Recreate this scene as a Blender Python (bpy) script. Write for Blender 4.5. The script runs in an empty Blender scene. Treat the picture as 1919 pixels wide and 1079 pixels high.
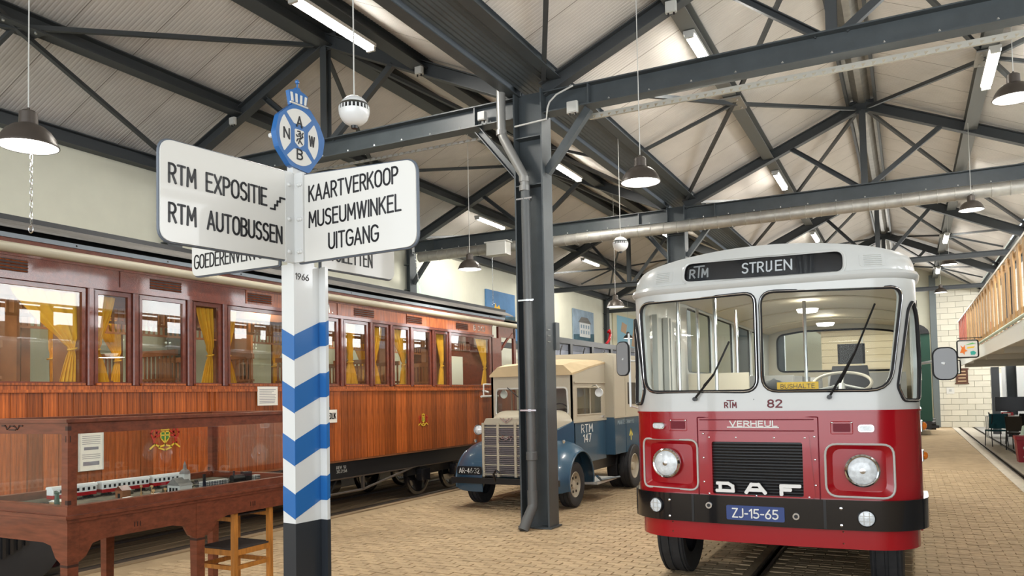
import bpy, bmesh, math, random
from math import sin, cos, pi, radians, sqrt, atan2
from mathutils import Vector, Matrix
from mathutils.geometry import tessellate_polygon

random.seed(7)
SC = bpy.context.scene
COL = SC.collection

# ---------------------------------------------------------------- camera, world, light, exposure
FPX, CYP, HCAM = 1450.0, 685.0, 1.75
def _rot(yaw, pitch, roll):
    cy, sy, cp, sp, cr, sr = cos(yaw), sin(yaw), cos(pitch), sin(pitch), cos(roll), sin(roll)
    f = Vector((sy*cp, cy*cp, sp)); r = Vector((cy, -sy, 0)); u = r.cross(f)
    return cr*r+sr*u, -sr*r+cr*u, f
CR, CU, CF = _rot(radians(-27.1), radians(2.2), radians(-1.1))
cam_data = bpy.data.cameras.new('camera'); cam = bpy.data.objects.new('camera', cam_data); COL.objects.link(cam)
cam_data.sensor_width = 36; cam_data.lens = FPX/1919*36; cam_data.shift_y = (CYP-539.5)/1919
cam_data.clip_start = .05; cam_data.clip_end = 200
m = Matrix.Identity(4)
for i in range(3):
    m[i][0] = CR[i]; m[i][1] = CU[i]; m[i][2] = -CF[i]
m[2][3] = HCAM
cam.matrix_world = m
SC.camera = cam
def px(x, y, z):
    d = Vector((x, y, z-HCAM)); k = d.dot(CF)
    return (960+FPX*d.dot(CR)/k, CYP-FPX*d.dot(CU)/k) if k > .1 else (-9999, -9999)

world = bpy.data.worlds.new('world'); SC.world = world; world.use_nodes = True
bg = world.node_tree.nodes['Background']; bg.inputs[0].default_value = (.86, .93, 1, 1); bg.inputs[1].default_value = 1.6
SC.view_settings.view_transform = 'Standard'; SC.view_settings.look = 'None'
SC.view_settings.exposure = 0.12; SC.view_settings.gamma = 1
SC.view_settings.use_curve_mapping = False
SC.cycles.use_denoising = True
SC.cycles.max_bounces = 8; SC.cycles.transparent_max_bounces = 24
SC.cycles.diffuse_bounces = 4; SC.cycles.glossy_bounces = 4; SC.cycles.transmission_bounces = 8
SC.cycles.caustics_reflective = False; SC.cycles.caustics_refractive = False
SC.cycles.sample_clamp_indirect = 6

def area(name, loc, aim, sx, sy, power, color=(1, 1, 1)):
    l = bpy.data.lights.new(name, 'AREA'); l.shape = 'RECTANGLE'; l.size = sx; l.size_y = sy; l.energy = power; l.color = color
    o = bpy.data.objects.new(name, l); COL.objects.link(o); o.location = loc
    o.rotation_euler = (Vector(aim)-Vector(loc)).to_track_quat('-Z', 'Y').to_euler()
    return o
# added fill from the open end behind the viewer, and daylight through the windows high in the right wall
area('front_fill', (-1.5, -6.3, 3.4), (-3, 10, 2.2), 17, 6, 800, (.93, .97, 1))
for y0 in (5.5, 13, 20.4, 27.8, 35.3):
    area('daylight_window', (7.7, y0, 5.0), (-3, y0+1, 3.2), 6.6, 1.7, 360, (.96, .98, 1))
area('daylight_gate', (-.9, 38.6, 3.0), (-1, 30, 2), 3.2, 4.5, 420, (1, .98, .94))

# ---------------------------------------------------------------- materials
MATS = {}
def mat(name, col, rough=.5, metal=0, emit=0, ecol=None, noise=0, nscale=8, bump=0, bscale=60, alpha=1, trans=0, ior=1.45, coat=0, stretch=None, dark=None, spec=.5):
    if name in MATS: return MATS[name]
    mt = bpy.data.materials.new(name); mt.use_nodes = True; nt = mt.node_tree; N = nt.nodes; L = nt.links
    b = N['Principled BSDF']
    b.inputs['Base Color'].default_value = (*col, 1); b.inputs['Roughness'].default_value = rough; b.inputs['Metallic'].default_value = metal
    b.inputs['Alpha'].default_value = alpha; b.inputs['Transmission Weight'].default_value = trans; b.inputs['IOR'].default_value = ior
    b.inputs['Coat Weight'].default_value = coat; b.inputs['Coat Roughness'].default_value = .05
    b.inputs['Specular IOR Level'].default_value = spec
    if emit:
        b.inputs['Emission Color'].default_value = (*(ecol or col), 1); b.inputs['Emission Strength'].default_value = emit
    if noise or bump:
        tc = N.new('ShaderNodeTexCoord'); mp = N.new('ShaderNodeMapping'); L.new(tc.outputs['Object'], mp.inputs[0])
        if stretch: mp.inputs['Scale'].default_value = stretch
    if noise:
        nz = N.new('ShaderNodeTexNoise'); nz.inputs['Scale'].default_value = nscale; nz.inputs['Detail'].default_value = 6; nz.inputs['Roughness'].default_value = .6
        L.new(mp.outputs[0], nz.inputs['Vector'])
        cr = N.new('ShaderNodeValToRGB'); L.new(nz.outputs['Fac'], cr.inputs[0])
        dk = dark or tuple(c*(1-noise) for c in col)
        cr.color_ramp.elements[0].position = .32; cr.color_ramp.elements[0].color = (*dk, 1)
        cr.color_ramp.elements[1].position = .68; cr.color_ramp.elements[1].color = (*[min(1, c*(1+noise*.35)) for c in col], 1)
        L.new(cr.outputs[0], b.inputs['Base Color'])
    if bump:
        nb = N.new('ShaderNodeTexNoise'); nb.inputs['Scale'].default_value = bscale; nb.inputs['Detail'].default_value = 3
        L.new(mp.outputs[0], nb.inputs['Vector'])
        bp = N.new('ShaderNodeBump'); bp.inputs['Strength'].default_value = bump; bp.inputs['Distance'].default_value = .01
        L.new(nb.outputs['Fac'], bp.inputs['Height']); L.new(bp.outputs[0], b.inputs['Normal'])
    MATS[name] = mt
    return mt

GREYP = None
def island_tint(mt, lo=.75, hi=1.2):
    """multiply the base colour by a random value per loose piece and per object"""
    nt = mt.node_tree; N = nt.nodes; L = nt.links; b = N['Principled BSDF']; s = b.inputs['Base Color']
    g = N.new('ShaderNodeNewGeometry'); oi = N.new('ShaderNodeObjectInfo')
    ad = N.new('ShaderNodeMath'); ad.operation = 'ADD'; L.new(g.outputs['Random Per Island'], ad.inputs[0]); L.new(oi.outputs['Random'], ad.inputs[1])
    fr = N.new('ShaderNodeMath'); fr.operation = 'FRACT'; L.new(ad.outputs[0], fr.inputs[0])
    mr = N.new('ShaderNodeMapRange'); mr.inputs[3].default_value = lo; mr.inputs[4].default_value = hi; L.new(fr.outputs[0], mr.inputs[0])
    mx = N.new('ShaderNodeMix'); mx.data_type = 'RGBA'; mx.blend_type = 'MULTIPLY'; mx.inputs[0].default_value = 1
    if s.is_linked: L.new(s.links[0].from_socket, mx.inputs[6])
    else: mx.inputs[6].default_value = s.default_value
    L.new(mr.outputs[0], mx.inputs[7]); L.new(mx.outputs[2], s)
    return mt

def pane_mat(name, tint=(.93, .96, .95), refl=1.0):
    """thin window glass: see-through with Fresnel reflection"""
    if name in MATS: return MATS[name]
    mt = bpy.data.materials.new(name); mt.use_nodes = True; nt = mt.node_tree; N = nt.nodes; L = nt.links
    N.remove(N['Principled BSDF']); out = N['Material Output']
    tr = N.new('ShaderNodeBsdfTransparent'); tr.inputs[0].default_value = (*tint, 1)
    gl = N.new('ShaderNodeBsdfGlossy'); gl.inputs['Roughness'].default_value = .01
    lw = N.new('ShaderNodeLayerWeight'); pw = N.new('ShaderNodeMath'); pw.operation = 'POWER'; pw.inputs[1].default_value = 5
    L.new(lw.outputs['Facing'], pw.inputs[0])
    mu = N.new('ShaderNodeMath'); mu.operation = 'MULTIPLY_ADD'; mu.inputs[1].default_value = .9*min(refl, 1); mu.inputs[2].default_value = .045*refl; mu.use_clamp = True
    L.new(pw.outputs[0], mu.inputs[0])
    mx = N.new('ShaderNodeMixShader'); L.new(mu.outputs[0], mx.inputs[0]); L.new(tr.outputs[0], mx.inputs[1]); L.new(gl.outputs[0], mx.inputs[2])
    L.new(mx.outputs[0], out.inputs[0])
    MATS[name] = mt
    return mt

STEEL = mat('anthracite_steel', (.062, .074, .081), .42, noise=.18, nscale=3)
STEELD = mat('anthracite_steel_angle', (.05, .056, .06), .5)
GALV = mat('galvanised_sheet', (.40, .39, .36), .45, .6, noise=.2, nscale=5)
BOLT = mat('zinc_bolt', (.6, .6, .58), .3, .8)
ROOFM = mat('roof_sheet', (.68, .64, .595), .55, noise=.1, nscale=1.5)
SEAM = mat('roof_seam', (.26, .23, .20), .7)
WALLM = mat('wall_plaster', (.72, .71, .58), .75, noise=.05, nscale=2)
BLOCK = island_tint(mat('wall_block', (.80, .75, .62), .8, bump=.2, bscale=40), .92, 1.06)
JOINT = mat('wall_joint', (.52, .49, .42), .9)
FLOORM = mat('floor_ground', (.38, .28, .165), .85, noise=.25, nscale=3, bump=.5, bscale=50)
PAVER = island_tint(mat('paver', (.45, .335, .20), .8, noise=.22, nscale=14, bump=.6, bscale=60), .88, 1.08)
CONC = mat('concrete', (.50, .45, .37), .8, noise=.15, nscale=6)
RAILM = mat('rail_steel', (.10, .085, .075), .4, .6)
BLACK = mat('black_paint', (.012, .012, .013), .3)
BLACKG = mat('black_gloss', (.008, .008, .01), .12, coat=.6)
RUBBER = mat('rubber', (.018, .018, .02), .75)
RUBBERW = mat('tyre_rubber', (.03, .031, .034), .7, noise=.3, nscale=12)
CHROME = mat('chrome', (.75, .76, .78), .14, 1)
WHITE = mat('white_gloss', (.78, .80, .80), .28, coat=.4)
BUSW = mat('bus_white', (.64, .66, .645), .3, coat=.5, noise=.04, nscale=3)
BUSIN = mat('bus_cream_lining', (.68, .62, .49), .5)
RED = mat('bus_red', (.36, .004, .011), .25, coat=.5)
REDD = mat('bus_dark_red', (.17, .008, .02), .6)
BLUEP = mat('plate_blue', (.03, .06, .22), .4)
LETW = mat('lettering_white', (.85, .85, .82), .4)
LETK = mat('lettering_black', (.012, .012, .015), .4)
LETR = mat('lettering_red', (.15, .004, .012), .4)
SIGNW = mat('sign_enamel', (.66, .655, .62), .3, coat=.3)
SIGNB = mat('sign_blue', (.015, .12, .36), .3, coat=.4)
WOODO = island_tint(mat('teak_plank', (.40, .10, .018), .34, noise=.6, nscale=7, stretch=(7, 7, .35), dark=(.13, .028, .007), coat=.15), .62, 1.25)
WOODR = mat('varnished_frame', (.15, .028, .012), .3, noise=.35, nscale=6, stretch=(3, 3, 3), bump=.5, bscale=45, coat=.6)
WOODI = mat('coach_inner_wood', (.30, .12, .05), .4, noise=.3, nscale=4)
MAHOG = mat('showcase_wood', (.175, .046, .021), .32, noise=.4, nscale=5, stretch=(1, 4, 8), coat=.2)
MAHOGD = mat('showcase_dark_inlay', (.04, .014, .009), .4)
PINE = mat('stool_wood', (.52, .20, .035), .4, noise=.35, nscale=5, stretch=(8, 8, 1))
PICKET = island_tint(mat('picket_wood', (.50, .30, .13), .55, noise=.35, nscale=5, stretch=(5, 5, 1)), .8, 1.15)
CURT = mat('curtain_cloth', (.85, .47, .04), .8, noise=.15, nscale=9)
CREAM = mat('cream_paint', (.55, .47, .33), .5)
GREYR = mat('coach_roof_grey', (.20, .19, .175), .6, noise=.3, nscale=3, stretch=(14, .4, 14))
BEIGE = mat('gutter_beige', (.44, .40, .30), .5)
TRB = mat('truck_blue', (.03, .08, .135), .3, coat=.4)
TRC = mat('truck_beige', (.45, .41, .32), .4, coat=.2)
CANV = mat('truck_canvas', (.55, .43, .26), .8, noise=.1, nscale=4)
TRG = mat('truck_grille', (.16, .15, .15), .35, .3)
GLASS = pane_mat('window_glass', (.90, .92, .90), 1.0)
GLASSC = pane_mat('coach_glass', (.93, .94, .90), 1.0)
GLASSB = pane_mat('bus_glass', (.96, .98, .97), .12)
GLASSD = pane_mat('showcase_glass', (.97, .98, .97), .8)
LENS = mat('lamp_lens', (.82, .88, .92), .18, .0, coat=1, noise=.25, nscale=30)
AMBER = mat('amber_lens', (.85, .22, .01), .15, coat=1)
TUBE = mat('tube_light', (1, 1, 1), .5, emit=42, ecol=(1, .97, .90))
BULB = mat('pendant_diffuser', (1, 1, 1), .5, emit=7, ecol=(1, .97, .9))
SHADE = mat('pendant_shade', (.075, .062, .052), .4, .3)
SHADEI = mat('pendant_inner', (.85, .83, .8), .5)
PVC = mat('pvc_pipe', (.11, .118, .12), .38)
PVCL = mat('zinc_pipe', (.30, .30, .29), .35, .5)
GREYB = mat('junction_grey', (.55, .55, .52), .5)
YEL = mat('sign_yellow', (.85, .50, .02), .5)
GREEN = mat('dark_green_paint', (.012, .06, .04), .4)
TEAL = mat('teal_cloth', (.01, .08, .11), .8)
SCREEN = mat('dark_screen', (.02, .021, .024), .2)
PAPER = mat('paper', (.78, .76, .70), .7)

# ---------------------------------------------------------------- mesh builder
class MB:
    def __init__(s): s.v = []; s.f = []; s.mi = []; s.m = 0
    def add(s, verts, faces):
        n = len(s.v); s.v += [tuple(p) for p in verts]; s.f += [tuple(i+n for i in f) for f in faces]; s.mi += [s.m]*len(faces)
        return s
    def hexa(s, p):
        return s.add(p, [(0, 3, 2, 1), (4, 5, 6, 7), (0, 1, 5, 4), (1, 2, 6, 5), (2, 3, 7, 6), (3, 0, 4, 7)])
    def box(s, a, b):
        x0, y0, z0 = a; x1, y1, z1 = b
        return s.hexa([(x0, y0, z0), (x1, y0, z0), (x1, y1, z0), (x0, y1, z0), (x0, y0, z1), (x1, y0, z1), (x1, y1, z1), (x0, y1, z1)])
    def cbox(s, c, sz): return s.box([c[i]-sz[i]/2 for i in range(3)], [c[i]+sz[i]/2 for i in range(3)])
    def bevbox(s, a, b, r):
        """box with chamfered vertical edges"""
        x0, y0, z0 = a; x1, y1, z1 = b
        P = [(x0+r, y0), (x1-r, y0), (x1, y0+r), (x1, y1-r), (x1-r, y1), (x0+r, y1), (x0, y1-r), (x0, y0+r)]
        return s.prism([(p[0], p[1], z0) for p in P], (0, 0, z1-z0))
    def bar(s, p, q, w, h, up=(0, 0, 1)):
        p = Vector(p); q = Vector(q); d = (q-p).normalized(); u = Vector(up)
        sd = d.cross(u)
        if sd.length < 1e-4: sd = d.cross(Vector((0, 1, 0)))
        sd.normalize(); u = sd.cross(d).normalized()
        a = sd*w/2; b = u*h/2
        return s.hexa([p-a-b, p+a-b, q+a-b, q-a-b, p-a+b, p+a+b, q+a+b, q-a+b])
    def ibeam(s, p, q, w, h, up=(0, 0, 1), t=.016):
        p = Vector(p); q = Vector(q); d = (q-p).normalized(); u = Vector(up); sd = d.cross(u).normalized(); u = sd.cross(d).normalized()
        s.bar(p+u*(h/2-t/2), q+u*(h/2-t/2), w, t, u); s.bar(p-u*(h/2-t/2), q-u*(h/2-t/2), w, t, u)
        s.bar(p, q, t*.8, h-2*t, u); return s
    def channel(s, p, q, w, h, up=(0, 0, 1), t=.012, side=1):
        p = Vector(p); q = Vector(q); d = (q-p).normalized(); u = Vector(up); sd = d.cross(u).normalized(); u = sd.cross(d).normalized()
        s.bar(p+u*(h/2-t/2), q+u*(h/2-t/2), w, t, u); s.bar(p-u*(h/2-t/2), q-u*(h/2-t/2), w, t, u)
        o = sd*side*(w/2-t/2); s.bar(p+o, q+o, t, h-2*t, u); return s
    def prism(s, poly, vec):
        n = len(poly); P = [Vector(p) for p in poly]; V = Vector(vec)
        return s.add(P+[p+V for p in P], [tuple(range(n))[::-1], tuple(range(n, 2*n))]+[(i, (i+1) % n, n+(i+1) % n, n+i) for i in range(n)])
    def tube(s, pts, r, n=8, closed=False, cap=True):
        P = [Vector(p) for p in pts]; k = len(P); base = len(s.v); rings = []
        T = []
        for i in range(k):
            a = P[i-1] if (i > 0 or closed) else P[i]; b = P[(i+1) % k] if (i < k-1 or closed) else P[i]
            T.append((b-a).normalized())
        ref = Vector((0, 0, 1)) if abs(T[0].z) < .9 else Vector((1, 0, 0))
        u = T[0].cross(ref).normalized()
        vs = []
        for i in range(k):
            t = T[i]; u = (u-t*u.dot(t)).normalized(); w = t.cross(u)
            rr = r[i] if isinstance(r, (list, tuple)) else r
            vs += [P[i]+(u*cos(2*pi*j/n)+w*sin(2*pi*j/n))*rr for j in range(n)]
        fs = []
        for i in range(k if closed else k-1):
            a = i*n; b = ((i+1) % k)*n
            fs += [(a+j, a+(j+1) % n, b+(j+1) % n, b+j) for j in range(n)]
        if cap and not closed: fs += [tuple(range(n))[::-1], tuple(range((k-1)*n, k*n))]
        return s.add(vs, fs)
    def cyl(s, p, q, r, n=16): return s.tube([p, q], r, n)
    def lathe(s, prof, c=(0, 0, 0), ax=(0, 0, 1), n=24, closed_top=True):
        """prof: list of (radius, height along axis)"""
        ax = Vector(ax).normalized(); ref = Vector((1, 0, 0)) if abs(ax.x) < .9 else Vector((0, 1, 0))
        u = ax.cross(ref).normalized(); w = ax.cross(u); c = Vector(c); vs = []
        for r, h in prof: vs += [c+ax*h+(u*cos(2*pi*j/n)+w*sin(2*pi*j/n))*max(r, 1e-4) for j in range(n)]
        fs = []
        for i in range(len(prof)-1): fs += [(i*n+j, i*n+(j+1) % n, (i+1)*n+(j+1) % n, (i+1)*n+j) for j in range(n)]
        return s.add(vs, fs)
    def ball(s, c, r, n=12): return s.lathe([(r*sin(pi*i/n), -r*cos(pi*i/n)) for i in range(n+1)], c, n=2*n)
    def sheet(s, outer, holes, mp, th, cx=(), cz=()):
        """flat outline with holes in (u,v); mp(u,v,d) -> 3D, d = depth behind the surface; th = thickness"""
        loops = [outer]+list(holes); flat = [Vector((p[0], p[1], 0)) for l in loops for p in l]
        tris = tessellate_polygon([[Vector((p[0], p[1], 0)) for p in l] for l in loops])
        bm = bmesh.new(); bv = [bm.verts.new(p) for p in flat]
        for t in tris:
            try: bm.faces.new([bv[i] for i in t])
            except ValueError: pass
        bm.normal_update()
        for f in bm.faces:
            if f.normal.z < 0: f.normal_flip()
        for x in cx: bmesh.ops.bisect_plane(bm, geom=bm.verts[:]+bm.edges[:]+bm.faces[:], plane_co=(x, 0, 0), plane_no=(1, 0, 0))
        for z in cz: bmesh.ops.bisect_plane(bm, geom=bm.verts[:]+bm.edges[:]+bm.faces[:], plane_co=(0, z, 0), plane_no=(0, 1, 0))
        bm.verts.ensure_lookup_table(); bm.verts.index_update(); n = len(bm.verts)
        vs = [mp(v.co.x, v.co.y, 0) for v in bm.verts]+[mp(v.co.x, v.co.y, th) for v in bm.verts]
        fs = []
        for f in bm.faces:
            ids = [v.index for v in f.verts]; fs.append(tuple(ids)); fs.append(tuple(i+n for i in reversed(ids)))
        for e in bm.edges:
            if len(e.link_faces) == 1:
                l = e.link_faces[0].loops
                for lp in l:
                    if lp.edge == e:
                        a, b = lp.vert.index, lp.link_loop_next.vert.index; fs.append((b, a, a+n, b+n)); break
        bm.free()
        return s.add(vs, fs)
    def build(s, name, mats, parent=None, world=False, smooth=False, kind=None, label=None):
        if not isinstance(mats, (list, tuple)): mats = [mats]
        v = s.v
        if world and parent is not None:
            M = wmat(parent).inverted(); v = [tuple(M @ Vector(p)) for p in v]
        me = bpy.data.meshes.new(name); me.from_pydata(v, [], s.f); me.update()
        for mt in mats: me.materials.append(mt)
        if any(s.mi): me.polygons.foreach_set('material_index', s.mi)
        if smooth:
            me.polygons.foreach_set('use_smooth', [True]*len(me.polygons))
            try: me.set_sharp_from_angle(angle=radians(smooth if smooth is not True else 35))
            except Exception: pass
        o = bpy.data.objects.new(name, me); COL.objects.link(o)
        if parent is not None: o.parent = parent
        if kind: o['kind'] = kind
        if label: o['label'] = label
        return o

def wmat(o):
    M = o.matrix_basis.copy()
    while o.parent is not None: o = o.parent; M = o.matrix_basis @ M
    return M
def thing(name, label, cat, loc=(0, 0, 0), rotz=0, group=None):
    o = bpy.data.objects.new(name, None); COL.objects.link(o); o.empty_display_size = .1
    o.location = loc; o.rotation_euler = (0, 0, rotz); o['label'] = label; o['category'] = cat
    if group: o['group'] = group
    return o
def tag(o, label, cat, group=None):
    o['label'] = label; o['category'] = cat
    if group: o['group'] = group
    return o
def struct(o, label=None):
    o['kind'] = 'structure'
    if label: o['label'] = label
    return o
def dup(root, loc, label=None, rotz=None):
    r = root.copy(); COL.objects.link(r); r.location = loc
    if rotz is not None: r.rotation_euler = (0, 0, rotz)
    if label: r['label'] = label
    for ch in list(root.children):
        c = ch.copy(); COL.objects.link(c); c.parent = r
        for g in list(ch.children):
            d = g.copy(); COL.objects.link(d); d.parent = c
    return r
def inst(o, loc, parent, rot=None):
    c = o.copy(); COL.objects.link(c); c.parent = parent; c.location = loc
    if rot: c.rotation_euler = rot
    return c
def rr(x0, z0, x1, z1, r, n=5):
    P = []
    for cx, cz, a0 in ((x1-r, z0+r, -90), (x1-r, z1-r, 0), (x0+r, z1-r, 90), (x0+r, z0+r, 180)):
        P += [(cx+r*cos(radians(a0+90*i/n)), cz+r*sin(radians(a0+90*i/n))) for i in range(n+1)]
    return P
def roundpoly(pts, r, n=5):
    out = []; k = len(pts)
    for i in range(k):
        a, b, c = Vector(pts[i-1]).to_2d(), Vector(pts[i]).to_2d(), Vector(pts[(i+1) % k]).to_2d()
        r_ = r[i] if isinstance(r, (list, tuple)) else r
        d1 = (a-b); d2 = (c-b); r1 = min(r_, d1.length*.49, d2.length*.49); p = b+d1.normalized()*r1; q = b+d2.normalized()*r1
        for j in range(n+1):
            t = j/n; w = p*(1-t)**2+b*2*t*(1-t)+q*t*t; out.append((w.x, w.y))
    return out
def circ(cx, cz, r, n=24): return [(cx+r*cos(2*pi*i/n), cz+r*sin(2*pi*i/n)) for i in range(n)]
def frame_map(o, u, v):
    """(u,v,d) -> 3D on a plane; d goes behind the surface"""
    o = Vector(o); u = Vector(u).normalized(); v = Vector(v).normalized(); n = u.cross(v)
    return lambda a, b, d=0: o+u*a+v*b-n*d

# ---------------------------------------------------------------- single-stroke lettering
def arc(cx, cy, rx, ry, a0, a1, n=7): return [(cx+rx*cos(radians(a0+(a1-a0)*i/n)), cy+ry*sin(radians(a0+(a1-a0)*i/n))) for i in range(n+1)]
G = {
 'A': (.56, [[(0, 0), (.28, 1), (.56, 0)], [(.09, .3), (.47, .3)]]),
 'B': (.46, [[(0, 0), (0, 1)]+arc(.22, .77, .22, .23, 90, -90)+[(0, .54)], [(.2, .54)]+arc(.2, .27, .26, .27, 90, -90)+[(0, 0)]]),
 'C': (.5, [arc(.3, .65, .3, .35, 40, 180)+arc(.3, .35, .3, .35, 180, 320)]),
 'D': (.5, [[(0, 0), (0, 1), (.15, 1)]+arc(.15, .65, .35, .35, 90, 0)+arc(.15, .35, .35, .35, 0, -90)+[(0, 0)]]),
 'E': (.42, [[(.42, 0), (0, 0), (0, 1), (.42, 1)], [(0, .53), (.36, .53)]]),
 'F': (.42, [[(0, 0), (0, 1), (.42, 1)], [(0, .53), (.36, .53)]]),
 'G': (.52, [arc(.28, .7, .28, .3, 30, 180)+arc(.28, .3, .28, .3, 180, 360)+[(.56, .46), (.32, .46)]]),
 'H': (.5, [[(0, 0), (0, 1)], [(.5, 0), (.5, 1)], [(0, .52), (.5, .52)]]),
 'I': (.0, [[(0, 0), (0, 1)]]),
 'J': (.32, [[(.32, 1), (.32, .2)]+arc(.12, .2, .2, .2, 0, -130, 5)]),
 'K': (.48, [[(0, 0), (0, 1)], [(.46, 1), (0, .42)], [(.15, .6), (.48, 0)]]),
 'L': (.4, [[(0, 1), (0, 0), (.4, 0)]]),
 'M': (.62, [[(0, 0), (.04, 1), (.31, .3), (.58, 1), (.62, 0)]]),
 'N': (.5, [[(0, 0), (0, 1), (.5, 0), (.5, 1)]]),
 'O': (.54, [arc(.27, .7, .27, .3, 0, 180)+arc(.27, .3, .27, .3, 180, 360)+[(.54, .7)]]),
 'P': (.46, [[(0, 0), (0, 1), (.2, 1)]+arc(.2, .74, .26, .26, 90, -90)+[(0, .48)]]),
 'R': (.46, [[(0, 0), (0, 1), (.2, 1)]+arc(.2, .74, .26, .26, 90, -90)+[(0, .48)], [(.22, .48), (.48, 0)]]),
 'S': (.46, [arc(.24, .76, .23, .24, 35, 180, 6)+arc(.24, .76, .23, .24, 180, 235, 2)+[(.24, .52)]+arc(.22, .26, .24, .26, 60, -150, 8)]),
 'T': (.5, [[(0, 1), (.5, 1)], [(.25, 1), (.25, 0)]]),
 'U': (.5, [[(0, 1), (0, .25)]+arc(.25, .25, .25, .25, 180, 360)+[(.5, 1)]]),
 'V': (.54, [[(0, 1), (.27, 0), (.54, 1)]]),
 'W': (.76, [[(0, 1), (.19, 0), (.38, 1), (.57, 0), (.76, 1)]]),
 'X': (.5, [[(0, 0), (.5, 1)], [(0, 1), (.5, 0)]]),
 'Y': (.5, [[(0, 1), (.25, .5), (.5, 1)], [(.25, .5), (.25, 0)]]),
 'Z': (.46, [[(0, 1), (.46, 1), (0, 0), (.46, 0)]]),
 '0': (.5, [arc(.25, .7, .25, .3, 0, 180)+arc(.25, .3, .25, .3, 180, 360)+[(.5, .7)]]),
 '1': (.2, [[(0, .8), (.2, 1), (.2, 0)]]),
 '2': (.46, [arc(.23, .76, .22, .24, 160, -20, 7)+[(0, 0), (.46, 0)]]),
 '3': (.44, [arc(.2, .76, .22, .24, 140, -90, 7)+arc(.2, .26, .24, .26, 90, -140, 7)]),
 '4': (.5, [[(.36, 0), (.36, 1), (0, .3), (.5, .3)]]),
 '5': (.46, [[(.42, 1), (.06, 1), (.03, .56)]+arc(.2, .3, .26, .3, 115, -140, 8)]),
 '6': (.46, [[(.36, 1), (.06, .5)], arc(.23, .28, .23, .28, 0, 360, 12)]),
 '7': (.44, [[(0, 1), (.44, 1), (.14, 0)]]),
 '8': (.46, [arc(.23, .76, .2, .24, 0, 360, 12), arc(.23, .27, .23, .27, 0, 360, 12)]),
 '9': (.46, [arc(.23, .72, .23, .28, 0, 360, 12), [(.1, 0), (.4, .5)]]),
 '-': (.24, [[(0, .45), (.24, .45)]]), '.': (.02, [[(0, .02), (.02, .02)]]), '·': (.1, [[(.03, .47), (.08, .47)]]), ' ': (.25, []),
}
def text(mb, s, mp, u0, v0, h, w=None, st=.1, gap=.2, raise_=.003, align='l', xs=1.0, shear=0):
    """strokes of s on surface mp; h height, w total width to fit (or None), st stroke as share of h"""
    adv = 0; pos = []
    for ch in s: pos.append(adv); adv += G[ch][0]*xs+gap
    adv -= gap; k = h
    kx = (w/adv) if w else h
    if align == 'c': u0 -= adv*kx/2
    t = h*st/2
    def seg(a, b):
        a = Vector(a); b = Vector(b); d = b-a; L = d.length
        if L < 1e-6: d = Vector((1, 0)); L = 0
        else: d = d/L
        n = Vector((-d.y, d.x)); a = a-d*t*.5; b = b+d*t*.5
        Q = [a-n*t*.6-d*t*.5, a-n*t, b-n*t, b-n*t*.6+d*t*.5, b+n*t*.6+d*t*.5, b+n*t, a+n*t, a+n*t*.6-d*t*.5]
        top = [mp(q.x, q.y, -raise_) for q in Q]; bot = [mp(q.x, q.y, .001) for q in Q]
        nn = len(Q)
        mb.add(top+bot, [tuple(range(nn))]+[(i+nn, (i+1) % nn+nn, (i+1) % nn, i) for i in range(nn)])
    for ch, p in zip(s, pos):
        for pl in G[ch][1]:
            P = [(u0+(p+x*xs)*kx+shear*y*k, v0+y*k) for x, y in pl]
            for a, b in zip(P, P[1:]): seg(a, b)
    return mb
def strokes(mb, polys, mp, w, raise_=.003):
    """free strokes of width w given as polylines in (u,v)"""
    G['\x00'] = (0, polys); text(mb, '\x00', mp, 0, 0, 1, None, w, 0, raise_); return mb
def rim(mb, outline, mp, r, d=0, n=6):
    return mb.tube([mp(u, v, d) for u, v in outline], r, n, closed=True)
# ================================================================ THE HALL
XL, XM, XR, XE = -11.6, -4.43, 3.15, 8.0          # left wall line, middle columns, right columns, right wall
TY = [9.4, 16.8, 24.2, 31.6]; YN, YF = -6.0, 39.0
ZE, ZA = 5.80, 7.40                                 # eaves and ridge of the steel

# floor ----------------------------------------------------------
floor = MB().box((XL-.4, YN, -.3), (XE+.2, YF+.4, -.012)).build('floor', FLOORM); struct(floor)
# pavers: courses along the hall, joints recessed; the nearest in view singly, the others joined
def paver_mesh():
    a, b, c, r = .1030, .0490, .005, .004
    mb = MB()
    mb.add([(-a, -b, -.02), (a, -b, -.02), (a, b, -.02), (-a, b, -.02), (-a+r, -b+r, c), (a-r, -b+r, c), (a-r, b-r, c), (-a+r, b-r, c)],
           [(4, 5, 6, 7), (0, 1, 5, 4), (1, 2, 6, 5), (2, 3, 7, 6), (3, 0, 4, 7)])
    return mb
pv = paver_mesh(); cells = []
yy = 5.2; row = 0
while yy < 19:
    xx = -7.15+(.105 if row % 2 else 0)
    while xx < 1.62:
        hit_rail = any(abs(xx-(xr+(yy-9.85)*0)) < .16 for xr in (-1.34,))
        if not hit_rail: cells.append((xx+random.uniform(-.002, .002), yy+random.uniform(-.002, .002), random.uniform(-.004, .003)-.008))
        xx += .21
    yy += .101; row += 1
vis = []
rest = MB()
for c in cells:
    p = px(*c)
    seen = 0 <= p[0] <= 1919 and p[1] <= 1090
    hidden = (1235 < p[0] < 1310 and p[1] < 1068) or (1632 < p[0] < 1702) or (1200 < p[0] < 1712 and p[1] < 1000) or (520 < p[0] < 600) or (970 < p[0] < 1050 and p[1] < 990) or p[0] < 600
    d = (c[0]**2+c[1]**2)
    if seen and not hidden: vis.append((d, c))
vis.sort(); near = set(c for d, c in vis[:300])
proto = None
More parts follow.
